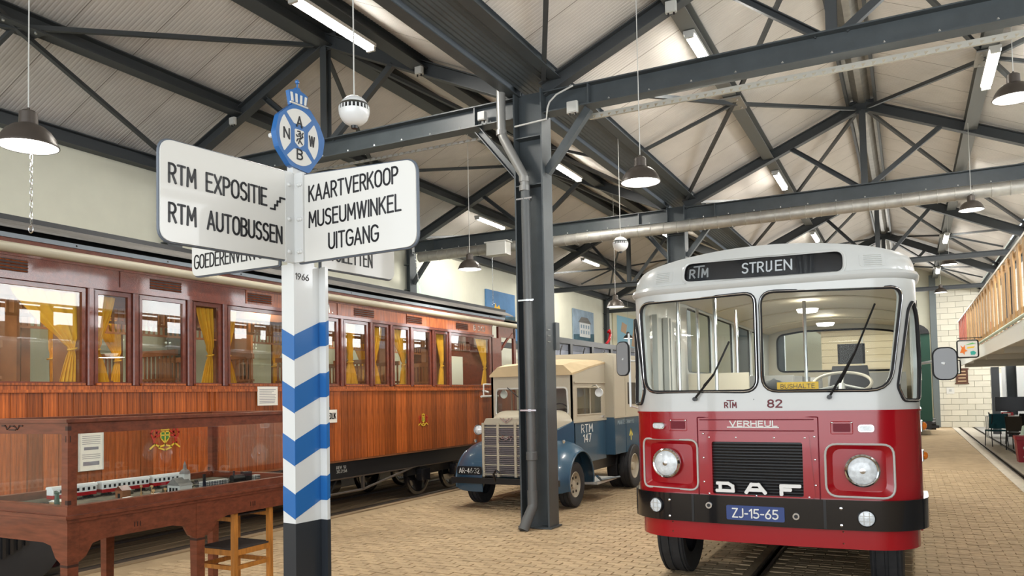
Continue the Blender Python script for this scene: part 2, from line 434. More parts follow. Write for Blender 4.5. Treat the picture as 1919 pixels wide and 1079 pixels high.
for c in cells:
    if c in near:
        if proto is None:
            proto = pv.build('brick', PAVER, floor); proto.location = c
        else: inst(proto, c, floor)
    else:
        rest.add([(x+c[0], y+c[1], z+c[2]) for x, y, z in pv.v], pv.f)
rest.build('paving_bricks', PAVER, floor, kind='stuff')
# kerb of pale concrete and the two tram tracks let into the floor
kb = MB()
for i in range(22): kb.box((1.62, 5.0+i*1.55, -.02), (1.84, 5.0+i*1.55+1.535, .004))
for i in range(22): kb.box((1.92, 5.0+i*1.55, -.02), (2.36, 5.0+i*1.55+1.535, .004))
kb.build('concrete_strip', CONC, floor, kind='stuff')
MB().box((2.46, 5, -.02), (XE, YF, .002)).build('concrete_apron', mat('apron_concrete', (.34, .33, .31), .8, noise=.12, nscale=4), floor)
def rail(x, y0, y1, label):
    mb = MB()
    for dx in (-.045, .03): mb.box((x+dx, y0, -.01), (x+dx+.028, y1, .009))
    mb.box((x-.017, y0, -.03), (x+.03, y1, -.012))
    tag(mb.build('tram_rail', RAILM), label, 'rail', None)
rail(1.88, 4, 38.8, 'dark steel rail let into the pale strip beside the wooden balcony side')
rail(2.41, 4, 38.8, 'second steel rail from the bus, at the edge of the grey concrete')
rail(-1.34, 4.5, 30, 'grooved steel rail running under the middle of the red and white bus')
for xx, lb in ((-7.75, 'near steel rail under the wooden coach'), (-8.82, 'far steel rail under the wooden coach')):
    mb = MB().box((xx-.035, 2, 0), (xx+.035, 38, .03)).box((xx-.02, 2, -.01), (xx+.02, 38, .0))
    tag(mb.build('tram_rail', RAILM), lb, 'rail')
# worn timber and dirt between the rails of the coach track
tb = MB()
for i in range(8): tb.box((-7.6-i*.3-.27, 2, -.01), (-7.6-i*.3, 17, .006))
tb.build('track_board', mat('track_boards', (.30, .21, .12), .85, noise=.5, nscale=3, stretch=(3, .25, 1)), floor, kind='stuff')

# walls ----------------------------------------------------------
wl = struct(MB().box((XL-.25, YN, 0), (XL-.05, YF, 6.3)).build('wall_left', WALLM))
MB().box((XL-.06, YN, 2.0), (XL-.03, YF, 2.03)).build('wall_rail', CONC, wl)
wr = struct(MB().box((XL-.25, YF, 0), (1.0, YF+.2, 8)).box((1.0, YF+.05, 0), (XE+.2, YF+.2, 8)).build('wall_rear', WALLM))
MB().box((1.02, YF+.03, 0), (7.9, YF+.055, 6.0)).build('mortar', JOINT, wr)
bk = MB(); r = 0; z = 0
while z < 5.95:
    x = 1.05-(.3 if r % 2 else 0)
    while x < 7.9:
        a = max(x, 1.05); b = min(x+.585, 7.9)
        if b-a > .05: bk.box((a, YF-.01+random.uniform(-.004, .004), z), (b, YF+.04, z+.235))
        x += .6
    z += .25; r += 1
bk.build('wall_block', BLOCK, wr, kind='stuff')
wg = MB()
for (a, b) in ((YN, 3.2),): wg.box((XE, a, 0), (XE+.2, b, 7.2))
wg.box((XE, YN, 0), (XE+.2, YF, 4.2)).box((XE, YN, 5.9), (XE+.2, YF, 7.2))
for y in (8.2, 10.2, 15.6, 17.8, 23, 25.2, 30.5, 32.7, 38): wg.box((XE, y-.15, 4.2), (XE+.2, y+.15, 5.9))
struct(wg.build('wall_right', WALLM))
# low grey plinth board and tan kerb behind the coach
bl = MB().box((-9.86, 2, 0), (-9.80, 15.4, .70)).build('baseboard_left', STEELD); struct(bl)
for i in range(6): MB().box((-9.80, 2.0+i*2.2, .06), (-9.775, 4.18+i*2.2, .70)).build('plinth_panel', mat('plinth_grey', (.42, .44, .43), .6), bl)
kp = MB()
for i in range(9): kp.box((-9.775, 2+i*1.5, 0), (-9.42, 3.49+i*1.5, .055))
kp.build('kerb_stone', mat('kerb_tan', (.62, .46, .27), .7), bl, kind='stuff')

# roof: corrugated sheets one metre wide, running from gutter to ridge -------------
roof = struct(MB().box((XL-.3, YN, 6.02), (XL-.05, YF, 6.12)).build('ceiling', STEELD))
def slope(xa, za, xb, zb, near_y=YN):
    """sheets between the low edge a and the ridge b"""
    L = sqrt((xb-xa)**2+(zb-za)**2); ux = (xb-xa)/L; uz = (zb-za)/L
    nx, nz = (-uz, ux) if ux > 0 else (uz, -ux)
    mb = MB(); P = []; n = 16; w = .985
    for i in range(n):
        y0 = i*w/n
        P += [(y0, 0), (y0+.03, 0), (y0+.042, .0035), (y0+.05, .0035)]
    P += [(w, 0)]
    v = []; f = []
    for y, h in P:
        v += [(nx*h, y, nz*h), (ux*L+nx*h, y, uz*L+nz*h)]
    for i in range(len(P)-1): f.append((2*i, 2*i+2, 2*i+3, 2*i+1))
    mb.add(v, f); mb.m = 1
    mb.add([(0, w, 0), (ux*L, w, uz*L), (ux*L, 1.0, uz*L), (0, 1.0, 0)], [(0, 1, 2, 3)])
    mb.add([(nx*.03, 0, nz*.03), (ux*L+nx*.03, 0, uz*L+nz*.03), (ux*L+nx*.03, 1, uz*L+nz*.03), (nx*.03, 1, nz*.03)], [(0, 3, 2, 1)])
    p = mb.build('roof_panel', [ROOFM, SEAM], roof); y = near_y+.4; p.location = (xa, y, za)
    while y < YF-.9:
        y += 1.0; inst(p, (xa, y, za), roof)
XRL, XRR = (XL+XM)/2, (XM+XR)/2
slope(XL-.1, 6.02, XRL, 7.62); slope(XM-.35, 6.08, XRL, 7.62)
slope(XM+.4, 6.10, XRR, 7.62); slope(XR-.35, 6.06, XRR, 7.62)
slope(XR+.35, 6.06, XE+.1, 7.3)

def beamthing(name, label, cat, group, fn, mt=STEEL):
    mb = MB(); fn(mb); o = mb.build(name, mt); tag(o, label, cat, group); return o
# ridge and purlins, running the length of the hall
def lng(x, z, w, h, y0=YN, y1=YF, up=(0, 0, 1)):
    return lambda mb: mb.ibeam((x, y0, z), (x, y1, z), w, h, up, .016)
beamthing('ridge_beam', 'dark steel ridge beam above the wooden coach', 'beam', None, lng(XRL, 7.42, .30, .26), STEELD)
def ridge_tray(mb):
    x = XRR
    mb.box((x-.05, YN, 7.44), (x+.05, YF, 7.46))
    mb.add([(x-.05, YN, 7.44), (x-.05, YF, 7.44), (x-.16, YF, 7.52), (x-.16, YN, 7.52), (x-.25, YF, 7.50), (x-.25, YN, 7.50)], [(0, 1, 2, 3), (3, 2, 4, 5)])
    mb.add([(x+.05, YN, 7.44), (x+.05, YF, 7.44), (x+.16, YF, 7.52), (x+.16, YN, 7.52), (x+.25, YF, 7.50), (x+.25, YN, 7.50)], [(3, 2, 1, 0), (5, 4, 2, 3)])
rt = thing('ridge_beam', 'wide folded steel ridge tray above the red and white bus', 'beam', (XRR, YN, 7.4))
mb = MB(); ridge_tray(mb); mb.build('tray', GALV, rt, world=True)
for s in (-1, 1):
    mb = MB().box((XRR+s*.25-.025, YN, 7.36), (XRR+s*.25+.025, YF, 7.56)); mb.build('edge_angle', STEELD, rt, world=True)
zmid = lambda x, xe, xa: ZE+(ZA-ZE)*abs(x-xe)/abs(xa-xe)
PUR = {}
for nm, x, lab, mt in (('a', -9.85, 'dark purlin on the slope next to the left wall', STEELD), ('b', -6.2, 'dark purlin carrying tube lights over the front of the wooden coach', STEELD),
                   ('c', -2.45, 'purlin carrying tube lights, lightened grey by their glow, left of the bus ridge', mat('purlin_tube_lit', (.15, .155, .15), .5)), ('d', 1.2, 'purlin carrying tube lights, lightened grey by their glow, over the aisle beside the balcony', MATS['purlin_tube_lit'] if 'purlin_tube_lit' in MATS else STEEL)):  # glow of the tubes put into this paler steel colour
    xe = XL if x < XRL else XM if x < XRR else XR; xa = XRL if x < XM else XRR
    z = 5.98+(7.56-5.98)*abs(x-xe)/abs(xa-xe)-.12
    PUR[nm] = (x, z); beamthing('purlin', lab, 'beam', None, lng(x, z, .22, .2), mt)
beamthing('eaves_beam', 'dark steel beam along the top of the left wall', 'beam', None, lng(XL+.05, 5.9, .2, .22), STEELD)
# valley gutter over the middle columns, and over the right ones
def gutter(x, label):
    g = thing('valley_gutter', label, 'gutter', (x, YN, 5.8))
    mb = MB().ibeam((x-.24, YN, 5.93), (x-.24, YF, 5.93), .16, .22); mb.build('side_beam', STEEL, g, world=True)
    mb = MB().ibeam((x+.36, YN, 6.08), (x+.36, YF, 6.08), .16, .22); mb.build('side_beam', STEEL, g, world=True)
    mb = MB(); P = []
    n = 8
    for i in range(n+1):
        t = i/n; xx = x-.16+t*.44; zz = 5.90+t*.12
        P += [(xx, zz), (xx+.035, zz+.015)] if i < n else [(xx, zz)]
    v = []
    for a, b in P: v += [(a, YN, b), (a, YF, b)]
    mb.add(v, [(2*i, 2*i+1, 2*i+3, 2*i+2) for i in range(len(P)-1)]); mb.build('gutter_pan', STEEL, g, world=True)
    return g
gutter(XM, 'broad steel valley gutter running over the middle row of columns'); gutter(XR, 'steel valley gutter over the columns behind the balcony')

# trusses ---------------------------------------------------------
def truss(y, x0, x1, label, heavy=True, joint=True):
    xm = (x0+x1)/2
    t = thing('roof_truss', label, 'truss', (xm, y, 5.5))
    if heavy:
        mb = MB().ibeam((x0+.2, y, 5.655), (x1-.2, y, 5.655), .22, .29)
        mb.build('bottom_chord', STEEL, t, world=True)
        for x in (x0+.85, x1-.85):
            MB().box((x-.01, y-.1, 5.52), (x+.01, y+.1, 5.79)).build('stiffener_plate', STEEL, t, world=True)
        nb = 13
        pr = None
        for i in range(nb):
            x = x0+.6+(x1-x0-1.2)*i/(nb-1)
            mb = MB().lathe([(0, 0), (.014, 0), (.014, .018), (.007, .02), (.007, .03), (0, .03)], (x, y-.085, 5.526), (0, 0, 1), 6)
            mb.build('bolt', BOLT, t, world=True)
    else:
        MB().ibeam((x0+.2, y, 5.30), (x1-.2, y, 5.30), .14, .15).build('bottom_chord', STEELD, t, world=True)
    zb = 5.8 if heavy else 5.37
    rh = .2 if heavy else .24
    for xe, s in ((x0, 1), (x1, -1)):
        p = (xe+s*.18, y, ZE+.05 if heavy else 5.72); q = (xm-s*.02, y, ZA)
        MB().ibeam(p, q, .16, rh).build('rafter', STEELD, t, world=True)
    # king post, struts and gussets
    MB().ibeam((xm, y, zb), (xm, y, ZA-.08), .12, .12, (0, 1, 0), .01).build('king_post', STEELD, t, world=True)
    for s in (-1, 1):
        xe = x0 if s < 0 else x1; xq = xm+(xe-xm)*.36; zq = ZA-(ZA-ZE)*.36-.08
        MB().channel((xm+s*.14, y, zb), (xq, y, zq), .08, .09).build('strut', STEELD, t, world=True)
    MB().box((xm-.22, y-.012, ZA-.16), (xm+.22, y+.012, ZA+.1)).build('gusset_plate', STEELD, t, world=True)
    MB().box((xm-.25, y-.09, zb-.0), (xm+.25, y+.09, zb+.012)).build('gusset_plate', STEEL, t, world=True)
    return t
truss(TY[0], XL, XM, 'nearest truss of the left bay, behind the signpost')
truss(TY[0], XM, XR, 'nearest truss above the bus, its heavy bottom chord crossing at upper right')
truss(TY[1], XL, XM, 'second truss of the left bay, over the wooden coach middle')
truss(TY[1], XM, XR, 'second truss above the bus with the spiral duct under it')
truss(TY[2], XL, XM, 'third truss of the left bay, slim tie over the far wagon', False)
truss(TY[2], XM, XR, 'third truss above the bus with a slim tie', False)
truss(TY[3], XL, XM, 'farthest truss of the left bay by the map painting', False)
truss(TY[3], XM, XR, 'farthest truss before the block wall', False)
# bracing between trusses: node plate on each purlin at mid bay, four angles to it
def brace(yc, xe, xa, xn, zn, label):
    t = thing('roof_bracing', label, 'bracing', (xn, yc, zn))
    z = zn-.13
    for y in (yc-3.55, yc+3.55):
        MB().bar((xn, yc, z), (xe+(.25 if xa > xe else -.25), y, 5.95), .06, .06).build('brace_rod', STEELD, t, world=True)
        MB().bar((xn, yc, z), (xa+(-.12 if xa > xe else .12), y, 7.3), .06, .06).build('brace_rod', STEELD, t, world=True)
    MB().bar((xn, yc, z), (xe+(.42 if xa > xe else -.42), yc, 6.02), .05, .05).build('brace_rod', STEELD, t, world=True)
    mb = MB().box((xn-.17, yc-.3, z-.012), (xn+.17, yc+.3, z+.012))
    o = mb.build('node_plate', GALV if xn > XM else STEELD, t, world=True)
    for dx, dy in ((-.1, -.2), (.1, -.2), (-.1, .2), (.1, .2)):
        MB().cyl((xn+dx, yc+dy, z-.03), (xn+dx, yc+dy, z-.012), .018, 6).build('bolt', BOLT, t, world=True)
bays = [(5.7, 'nearest bay'), (13.1, 'second bay'), (20.5, 'third bay'), (27.9, 'fourth bay'), (35.3, 'last bay')]
for yc, bn in bays:
    for (xe, xa, k, sl) in ((XL, XRL, 'a', 'left wall slope'), (XM, XRL, 'b', 'slope over the coach front'), (XM, XRR, 'c', 'slope left of the bus ridge'), (XR, XRR, 'd', 'slope above the aisle')):
        if yc < 6 and k in 'bd': continue
        brace(yc, xe, xa, PUR[k][0], PUR[k][1], f'thin dark bracing rods in the {bn}, {sl}')

# columns ----------------------------------------------------------
def column(x0, x1, y0, y1, label, top=5.84, big=True):
    c = thing('steel_column', label, 'column', ((x0+x1)/2, (y0+y1)/2, 0))
    t = .022; ym = (y0+y1)/2
    mb = MB().box((x0, y0, 0), (x0+t, y1, top)).box((x1-t, y0, 0), (x1, y1, top)).box((x0+t, ym-.008, 0), (x1-t, ym+.008, top))
    mb.build('shaft', STEEL, c, world=True)
    MB().box((x0-.03, y0-.02, 0), (x1+.03, y1+.03, .02)).build('base_plate', STEEL, c, world=True)
    for z in (4.55, 5.2):
        MB().box((x0+t, y0+.005, z), (x1-t, ym, z+.014)).build('stiffener_plate', STEEL, c, world=True)
    if big:
        for s, xa in ((-1, x0), (1, x1)):
            MB().channel((xa, ym, 4.72), (xa+s*.62, ym, 5.48), .1, .1).build('knee_brace', STEEL, c, world=True)
    return c
c1 = column(-4.64, -4.22, 9.24, 9.54, 'big anthracite steel column between the coach and the bus')
for i in range(6):
    for xx in (-4.33, ):
        MB().cyl((-4.205, 9.3+.04*(i % 2), 2.45+.08*(i//2)), (-4.225, 9.3+.04*(i % 2), 2.45+.08*(i//2)), .008, 6).build('bolt', BOLT, c1, world=True)
MB().box((-4.222, 9.5, 2.35), (-4.19, 9.62, 2.72)).build('mounting_plate', STEEL, c1, world=True)
column(-4.63, -4.23, 16.65, 16.95, 'dark steel column standing behind the bus roof, left of its destination sign')
column(-4.63, -4.23, 24.05, 24.35, 'dark steel column hidden behind the bus, third from the signpost', big=False)
column(-4.63, -4.23, 31.45, 31.75, 'far steel column seen through the bus windows', big=False)
for y, lb in ((9.4, 'dark wall column behind the left edge of the signpost panel'), (16.8, 'dark wall column rising above the coach roof beside the hanging chain'), (24.2, 'dark wall column behind the big middle column'), (31.6, 'dark wall column between the villa and map paintings')):
    column(-11.75, -11.45, y-.15, y+.15, lb, 5.85, big=(y == 16.8))
for y, lb in ((9.4, 'steel column behind the near end of the balcony'), (16.8, 'steel column under the balcony near the rail'), (24.2, 'steel column under the middle of the balcony'), (31.6, 'dark steel column under the far end of the balcony')):
    column(3.0, 3.3, y-.15, y+.15, lb, 5.9, big=False)
MB_c = MB().box((.95, YF-.22, 0), (1.2, YF-.02, 6.7)); tag(MB_c.build('steel_column', mat('grey_column', (.16, .185, .19), .5)), 'grey steel column against the far wall beside the block wall', 'column')

# fittings on the steel --------------------------------------------
dp = thing('drainpipe', 'grey plastic downpipe strapped to the big column, kicking out at the floor', 'pipe', (-4.42, 9.2, 0))
P = lambda x, y, z: (x, y, z)
MB().tube([(-4.76, 9.12, 5.9), (-4.76, 9.12, 5.36), (-4.755, 9.12, 5.28), (-4.73, 9.12, 5.2), (-4.50, 9.16, 4.74), (-4.46, 9.17, 4.66), (-4.45, 9.18, 4.5)], .062, 14).build('upper_pipe', PVCL, dp, world=True, smooth=True)
MB().tube([(-4.45, 9.18, 4.5), (-4.44, 9.2, 1.0), (-4.44, 9.2, .42)], .062, 14).build('pipe', PVC, dp, world=True, smooth=True)
MB().tube([(-4.44, 9.2, .5), (-4.44, 9.2, .33), (-4.44, 9.19, .28), (-4.47, 9.07, .12), (-4.49, 9.0, .005)], .07, 14).build('shoe', PVC, dp, world=True, smooth=True)
for z in (5.28, 4.62, 4.5):
    MB().lathe([(.06, -.04), (.072, -.035), (.072, .035), (.06, .04)], (-4.76 if z > 5 else -4.46, 9.12 if z > 5 else 9.18, z)).build('joint_collar', PVCL, dp, world=True)
MB().lathe([(.06, -.06), (.075, -.05), (.075, .05), (.06, .06)], (-4.44, 9.2, .95)).build('joint_collar', PVC, dp, world=True)
for z in (4.35, 3.0, 1.55):
    o = MB().lathe([(.066, -.012), (.072, -.012), (.072, .012), (.066, .012)], (-4.445, 9.195, z)).box((-4.56, 9.12, z-.01), (-4.33, 9.14, z+.01))
    o.build('pipe_strap', CHROME, dp, world=True)
# spiral duct below the second truss
du = thing('spiral_duct', 'long spiral-seamed metal duct hung below the second truss', 'duct', (-1, 16.45, 5.3))
MB().cyl((-11, 16.45, 5.32), (2.9, 16.45, 5.32), .125, 18).build('tube', GALV, du, world=True, smooth=True)
sm = MB().lathe([(.124, -.008), (.134, -.006), (.134, .006), (.124, .008)], (0, 0, 0), (1, 0, 0), 18).build('seam_ring', GALV, du); sm.location = (-10, 0, .02)
for i in range(1, 46): inst(sm, (-10+i*.29, 0, .02), du)
bx = thing('junction_box', 'pale grey rectangular box hanging beside the duct above the coach', 'box', (-8.6, 16.3, 5.1))
MB().bevbox((-8.85, 16.02, 5.08), (-8.3, 16.30, 5.4), .03).build('box', GREYB, bx, world=True)
MB().box((-8.88, 16.01, 5.38), (-8.27, 16.31, 5.41)).build('lid', GREYB, bx, world=True)
# cable tray under the nearest truss
tr = thing('cable_tray', 'perforated pale cable tray below the nearest heavy chord', 'tray', (-.5, 9.62, 5.4))
mb = MB().box((-3.7, 9.56, 5.445), (2.9, 9.70, 5.45)).box((-3.7, 9.56, 5.45), (2.9, 9.565, 5.475))
i = 0
while i < 62:
    mb.add([(-3.7+i*.105, 9.545, 5.40), (-3.66+i*.105, 9.545, 5.445), (-3.61+i*.105, 9.545, 5.445), (-3.595+i*.105, 9.545, 5.40)], [(0, 1, 2, 3)]); i += 1
mb.build('perforated_tray', mat('tray_zinc', (.5, .48, .42), .5, .3), tr, world=True)
tl = thing('cable_tray', 'perforated dark cable tray below the truss behind the signpost', 'tray', (-7, 9.62, 5.4))
mb = MB().box((-10, 9.56, 5.445), (-5.2, 9.66, 5.45))
for i in range(45): mb.add([(-10+i*.105, 9.545, 5.41), (-9.96+i*.105, 9.545, 5.445), (-9.92+i*.105, 9.545, 5.445), (-9.9+i*.105, 9.545, 5.41)], [(0, 1, 2, 3)])
mb.build('perforated_tray', GALV, tl, world=True)
def jbox(x, y, z, s, label):
    t = thing('junction_box', label, 'box', (x, y, z))
    MB().bevbox((-s, -.03, -s), (s, .03, s), .012).build('box', GREYB, t)
    MB().box((-s*.85, -.04, -s*.85), (s*.85, -.03, s*.85)).build('lid', GREYB, t)
    for dx in (-.5, .5): MB().cyl((dx*s, 0, -s-.03), (dx*s, 0, -s), .012, 8).build('cable_gland', BLACK, t)
jbox(-2.45, 9.28, 6.5, .07, 'grey junction box high on the rafter right of the big column')
jbox(-3.78, 9.26, 5.49, .075, 'white junction box on the chord right of the big column')
jbox(-6.17, 9.28, 6.5, .065, 'white junction box on the rafter above the hanging globe')
jbox(-9.9, 9.28, 6.42, .06, 'small junction box on the rafter left of the blue shield')
jbox(-5.13, 9.26, 5.62, .06, 'white junction box beside the top of the drainpipe')
cp = thing('conduit', 'thin grey conduit pipe curving round the head of the big column', 'pipe', (-4.2, 9.2, 5.3))
MB().tube([(-4.6, 9.2, 5.36), (-4.13, 9.2, 5.38), (-4.11, 9.2, 5.52), (-4.08, 9.2, 5.60), (-3.98, 9.2, 5.68), (-3.75, 9.22, 5.76)], .012, 8).build('conduit', GREYB, cp, world=True)

# tube lights --------------------------------------------------------
tlp = None
def tube_light(x, y, z, label, tilt=0):
    global tlp
    if tlp is None:
        t = thing('tube_light', label, 'light', (x, y, z), 0, None)
        MB().box((-.075, -.75, .0), (.075, .75, .045)).build('housing', GREYB, t)
        mb = MB()
        for s in (-.035, .035): mb.cyl((s, -.71, -.03), (s, .71, -.03), .018, 10)
        mb.box((-.06, -.70, -.018), (.06, .70, -.012))
        mb.build('fluorescent_tube', TUBE, t)
        for s in (-1, 1): MB().box((-.06, s*.73-.02, -.055), (.06, s*.73+.02, .0)).build('tube_holder', GREYB, t)
        tlp = t
    else: t = dup(tlp, (x, y, z), label)
    a = area('tube_glow', (x, y, z-.07), (x, y, 0), .14, 1.4, 120, (1, .95, .86))
for x, y, z, lb in ((-6.2, 7.45, 6.40, 'bright tube light at the top left of the picture'), (-6.2, 14.75, 6.40, 'tube light just right of the big column'),
                    (-6.2, 22.1, 6.4, 'tube light of the left bay seen left of the bus roof'), (-9.85, 18.15, 6.4, 'tube light left of the big column, over the coach roof'),
                    (-9.85, 25.5, 6.4, 'small tube light over the villa painting'),
                    (-2.45, 10.9, 6.53, 'tube light at top right centre, nearest above the bus'), (-2.45, 18.4, 6.53, 'tube light on the purlin above the middle of the bus roof'),
                    (-2.45, 25.8, 6.53, 'small tube light low above the bus roof'), (1.2, 12.9, 6.3, 'tube light beside the pendant lamp at the far right'),
                    (1.2, 20.3, 6.4, 'tube light over the aisle, behind the second duct lamp'), (1.2, 27.6, 6.4, 'far tube light over the aisle'),
                    (1.2, 35, 6.4, 'farthest tube light near the block wall')):
    tube_light(x, y, z, lb)

# pendant lamps --------------------------------------------------------
pdp = None
def pendant(x, y, z, label, top, d=.42):
    global pdp
    if pdp is None:
        t = thing('pendant_lamp', label, 'lamp', (x, y, z))
        prof = [(.205, 0), (.21, .004), (.21, .012), (.2, .03), (.185, .07), (.155, .115), (.115, .15), (.072, .168), (.066, .172), (.063, .26), (.045, .275), (.012, .285), (.01, .30), (0, .30)]
        MB().lathe(prof, n=36).build('lamp_shade', SHADE, t, smooth=True)
        MB().lathe([(.203, .004), (.19, .045), (.15, .11), (.07, .155), (0, .16)], n=36).build('inner_reflector', SHADEI, t, smooth=True)
        MB().lathe([(.195, .018), (.0, .012)], n=36).build('diffuser', BULB, t)
        MB().cyl((0, 0, .29), (0, 0, 3), .005, 6).build('cord', GREYB, t)
        pdp = t
    else:
        t = dup(pdp, (x, y, z), label)
    for c in t.children:
        if c.name.startswith('cord'): c.scale = (1, 1, 1); c.scale[2] = (top-z)/3; c.location.z = .29*(1-(top-z)/3)
    l = bpy.data.lights.new('pendant_bulb', 'SPOT'); l.energy = 190; l.spot_size = radians(150); l.spot_blend = .5; l.shadow_soft_size = .12; l.color = (1, .93, .82)
    o = bpy.data.objects.new('pendant_bulb', l); COL.objects.link(o); o.location = (x, y, z-.02)
for x, y, z, top, lb in ((-5.87, 3.5, 3.70, 6.6, 'brown dome pendant lamp hanging at the far left above the coach'), (-2.46, 7.89, 3.98, 6.58, 'brown dome pendant lamp hanging right of the big column'),
                         (1.13, 9.91, 4.87, 6.57, 'dome pendant lamp cut by the right edge of the picture'), (-6.76, 11.66, 3.96, 7.0, 'dome pendant lamp left of the big column above the coach roof'),
                         (1.13, 16.3, 4.96, 6.57, 'dome pendant lamp under the duct at right'), (-6.01, 17.1, 3.76, 6.66, 'dome pendant lamp left of the bus windscreen'),
                         (1.13, 24.88, 5.18, 6.57, 'small dark pendant lamp right of the bus roof'), (1.13, 31.3, 5.1, 6.57, 'farthest pendant lamp before the block wall'),
                         (-10.85, 32.4, 4.14, 6.36, 'tiny dark pendant lamp against the map painting')):
    pendant(x, y, z, lb, top)
def globe(x, y, z, top, label):
    t = thing('hanging_globe', label, 'globe', (x, y, z)); r = .128
    MB().lathe([(r*sin(pi*i/14), -r*cos(pi*i/14)) for i in range(8)], n=28).build('lower_shell', WHITE, t, smooth=True)
    MB().lathe([(r*sin(pi*i/14), -r*cos(pi*i/14)) for i in range(9, 15)], n=28).build('upper_shell', WHITE, t, smooth=True)
    MB().lathe([(r*.9, -.01), (r*.9, .04)], n=28).build('dark_core', BLACK, t)
    f0 = None
    for i in range(24):
        a = 2*pi*i/24
        mb = MB().bar((cos(a)*r*.985, sin(a)*r*.985, -.003), (cos(a)*r*.965, sin(a)*r*.965, .034), .012, .006, (cos(a), sin(a), 0)); mb.build('louvre', WHITE, t)
    MB().cyl((0, 0, r-.004), (0, 0, top-z), .006, 6).build('cord', GREYB, t)
    MB().lathe([(0, -r-.02), (.025, -r-.02), (.03, -r+.004)], n=12).build('nozzle', BLACK, t)
globe(-4.03, 5.08, 4.14, 5.96, 'white louvred globe hanging beside the blue shield of the signpost'); globe(-4.19, 12.24, 4.23, 6.03, 'smaller white louvred globe hanging left of the bus')
def chain(x, y, z0, z1, label, hook=True, lean=0):
    t = thing('hanging_chain', label, 'chain', (x, y, z0)); n = int((z1-z0)/.045); lk = None
    for i in range(n):
        z = z0+i*.045
        if lk is None:
            mb = MB().tube([(.011*cos(a), 0, .026*sin(a)) for a in [2*pi*k/10 for k in range(10)]], .0032, 5, closed=True); lk = mb.build('link', CHROME, t)
            lk.location = (0, 0, .03)
        else: inst(lk, (lean*(z-z0), 0, z-z0+.03), t, (0, 0, pi/2 if i % 2 else 0))
    MB().tube([(.028*cos(a), 0, .028*sin(a)-.03) for a in [2*pi*k/14 for k in range(14)]], .005, 6, closed=True).build('hook', CHROME, t)
chain(-5.93, 3.56, 3.12, 3.75, 'short bright chain hanging below the lamp at far left')
chain(-11.1, 16.62, 4.3, 5.52, 'thin chain hanging beside the signpost right panel in front of the wall column', lean=-.16)
chain(-8.9, 16.45, 4.0, 5.2, 'thin chain hanging in front of the boat painting')

# paintings on the left wall ----------------------------------------
def painting(y0, y1, z0, z1, bg_, fn, label):
    t = thing('wall_painting', label, 'painting', (XL+.0, (y0+y1)/2, z0))
    X = XL-.04
    MB().box((X, y0, z0), (X+.05, y1, z1)).build('canvas', bg_, t, world=True)
    mp = frame_map((X+.05, y0, z0), (0, 1, 0), (0, 0, 1)); fn(mp, t, y1-y0, z1-z0)
def flat(mp, t, poly, mt, name, r=.006): MB().sheet(poly, [], mp if r == 0 else (lambda u, v, d: mp(u, v, d-r)), .004).build(name, mt, t, world=True)
sky1 = mat('paint_sky', (.10, .25, .48), .7, noise=.35, nscale=.8); sky2 = mat('paint_pale', (.50, .60, .52), .7); sky3 = mat('paint_haze', (.32, .42, .52), .7, noise=.3, nscale=2); sea = mat('paint_sea', (.05, .12, .16), .7, noise=.4, nscale=4)
land = mat('paint_land', (.60, .42, .28), .7)
def boat(mp, t, w, h):
    flat(mp, t, [(0, 0), (w, 0), (w, .25*h), (.5*w, .18*h), (0, .3*h)], sea, 'painted_sea')
    flat(mp, t, [(.15*w, .2*h), (.6*w, .12*h), (.62*w, .3*h), (.5*w, .32*h), (.42*w, .55*h), (.34*w, .45*h), (.3*w, .6*h), (.24*w, .35*h), (.12*w, .36*h)], YEL, 'painted_boat', .01)
painting(20.98, 22.95, 4.12, 5.08, sky1, boat, 'blue painting of a yellow boat hung on the left wall')
painting(22.96, 24.0, 3.3, 4.2, sky1, boat, 'lower blue painting behind the coach roof end')
def villa(mp, t, w, h):
    flat(mp, t, [(0, 0), (w, 0), (w, .3*h), (0, .2*h)], sea, 'painted_garden')
    flat(mp, t, [(.28*w, .15*h), (.8*w, .15*h), (.8*w, .6*h), (.28*w, .6*h)], WHITE, 'painted_house', .01)
    flat(mp, t, [(.22*w, .6*h), (.86*w, .6*h), (.68*w, .78*h), (.38*w, .78*h)], GREYR, 'painted_roof', .01)
    for i in range(4):
        for j in range(2): flat(mp, t, rr((.33+.12*i)*w, (.25+.18*j)*h, (.39+.12*i)*w, (.36+.18*j)*h, .01, 1), sky3, 'painted_window', .014)
painting(28.0, 30.2, 3.85, 5.12, sky3, villa, 'painting of a white villa with a grey roof on the left wall')
def worldmap(mp, t, w, h):
    flat(mp, t, [(.1*w, 0), (w, 0), (w, .9*h), (.1*w, .9*h)], mat('map_blue', (.30, .55, .68), .7), 'map_sea')
    flat(mp, t, [(.5*w, .15*h), (.9*w, .1*h), (.95*w, .75*h), (.6*w, .8*h), (.55*w, .5*h)], land, 'map_land', .01)
    flat(mp, t, [(.2*w, .5*h), (.35*w, .45*h), (.38*w, .7*h), (.24*w, .75*h)], land, 'map_land', .01)
painting(32.6, 37.5, 3.7, 5.45, mat('map_cream', (.70, .66, .48), .7), worldmap, 'large pale blue and tan map on the left wall near the far end')
painting(16.98, 19.0, 4.2, 5.1, sky2, lambda *a: None, 'plain pale green panel on the left wall above the coach')
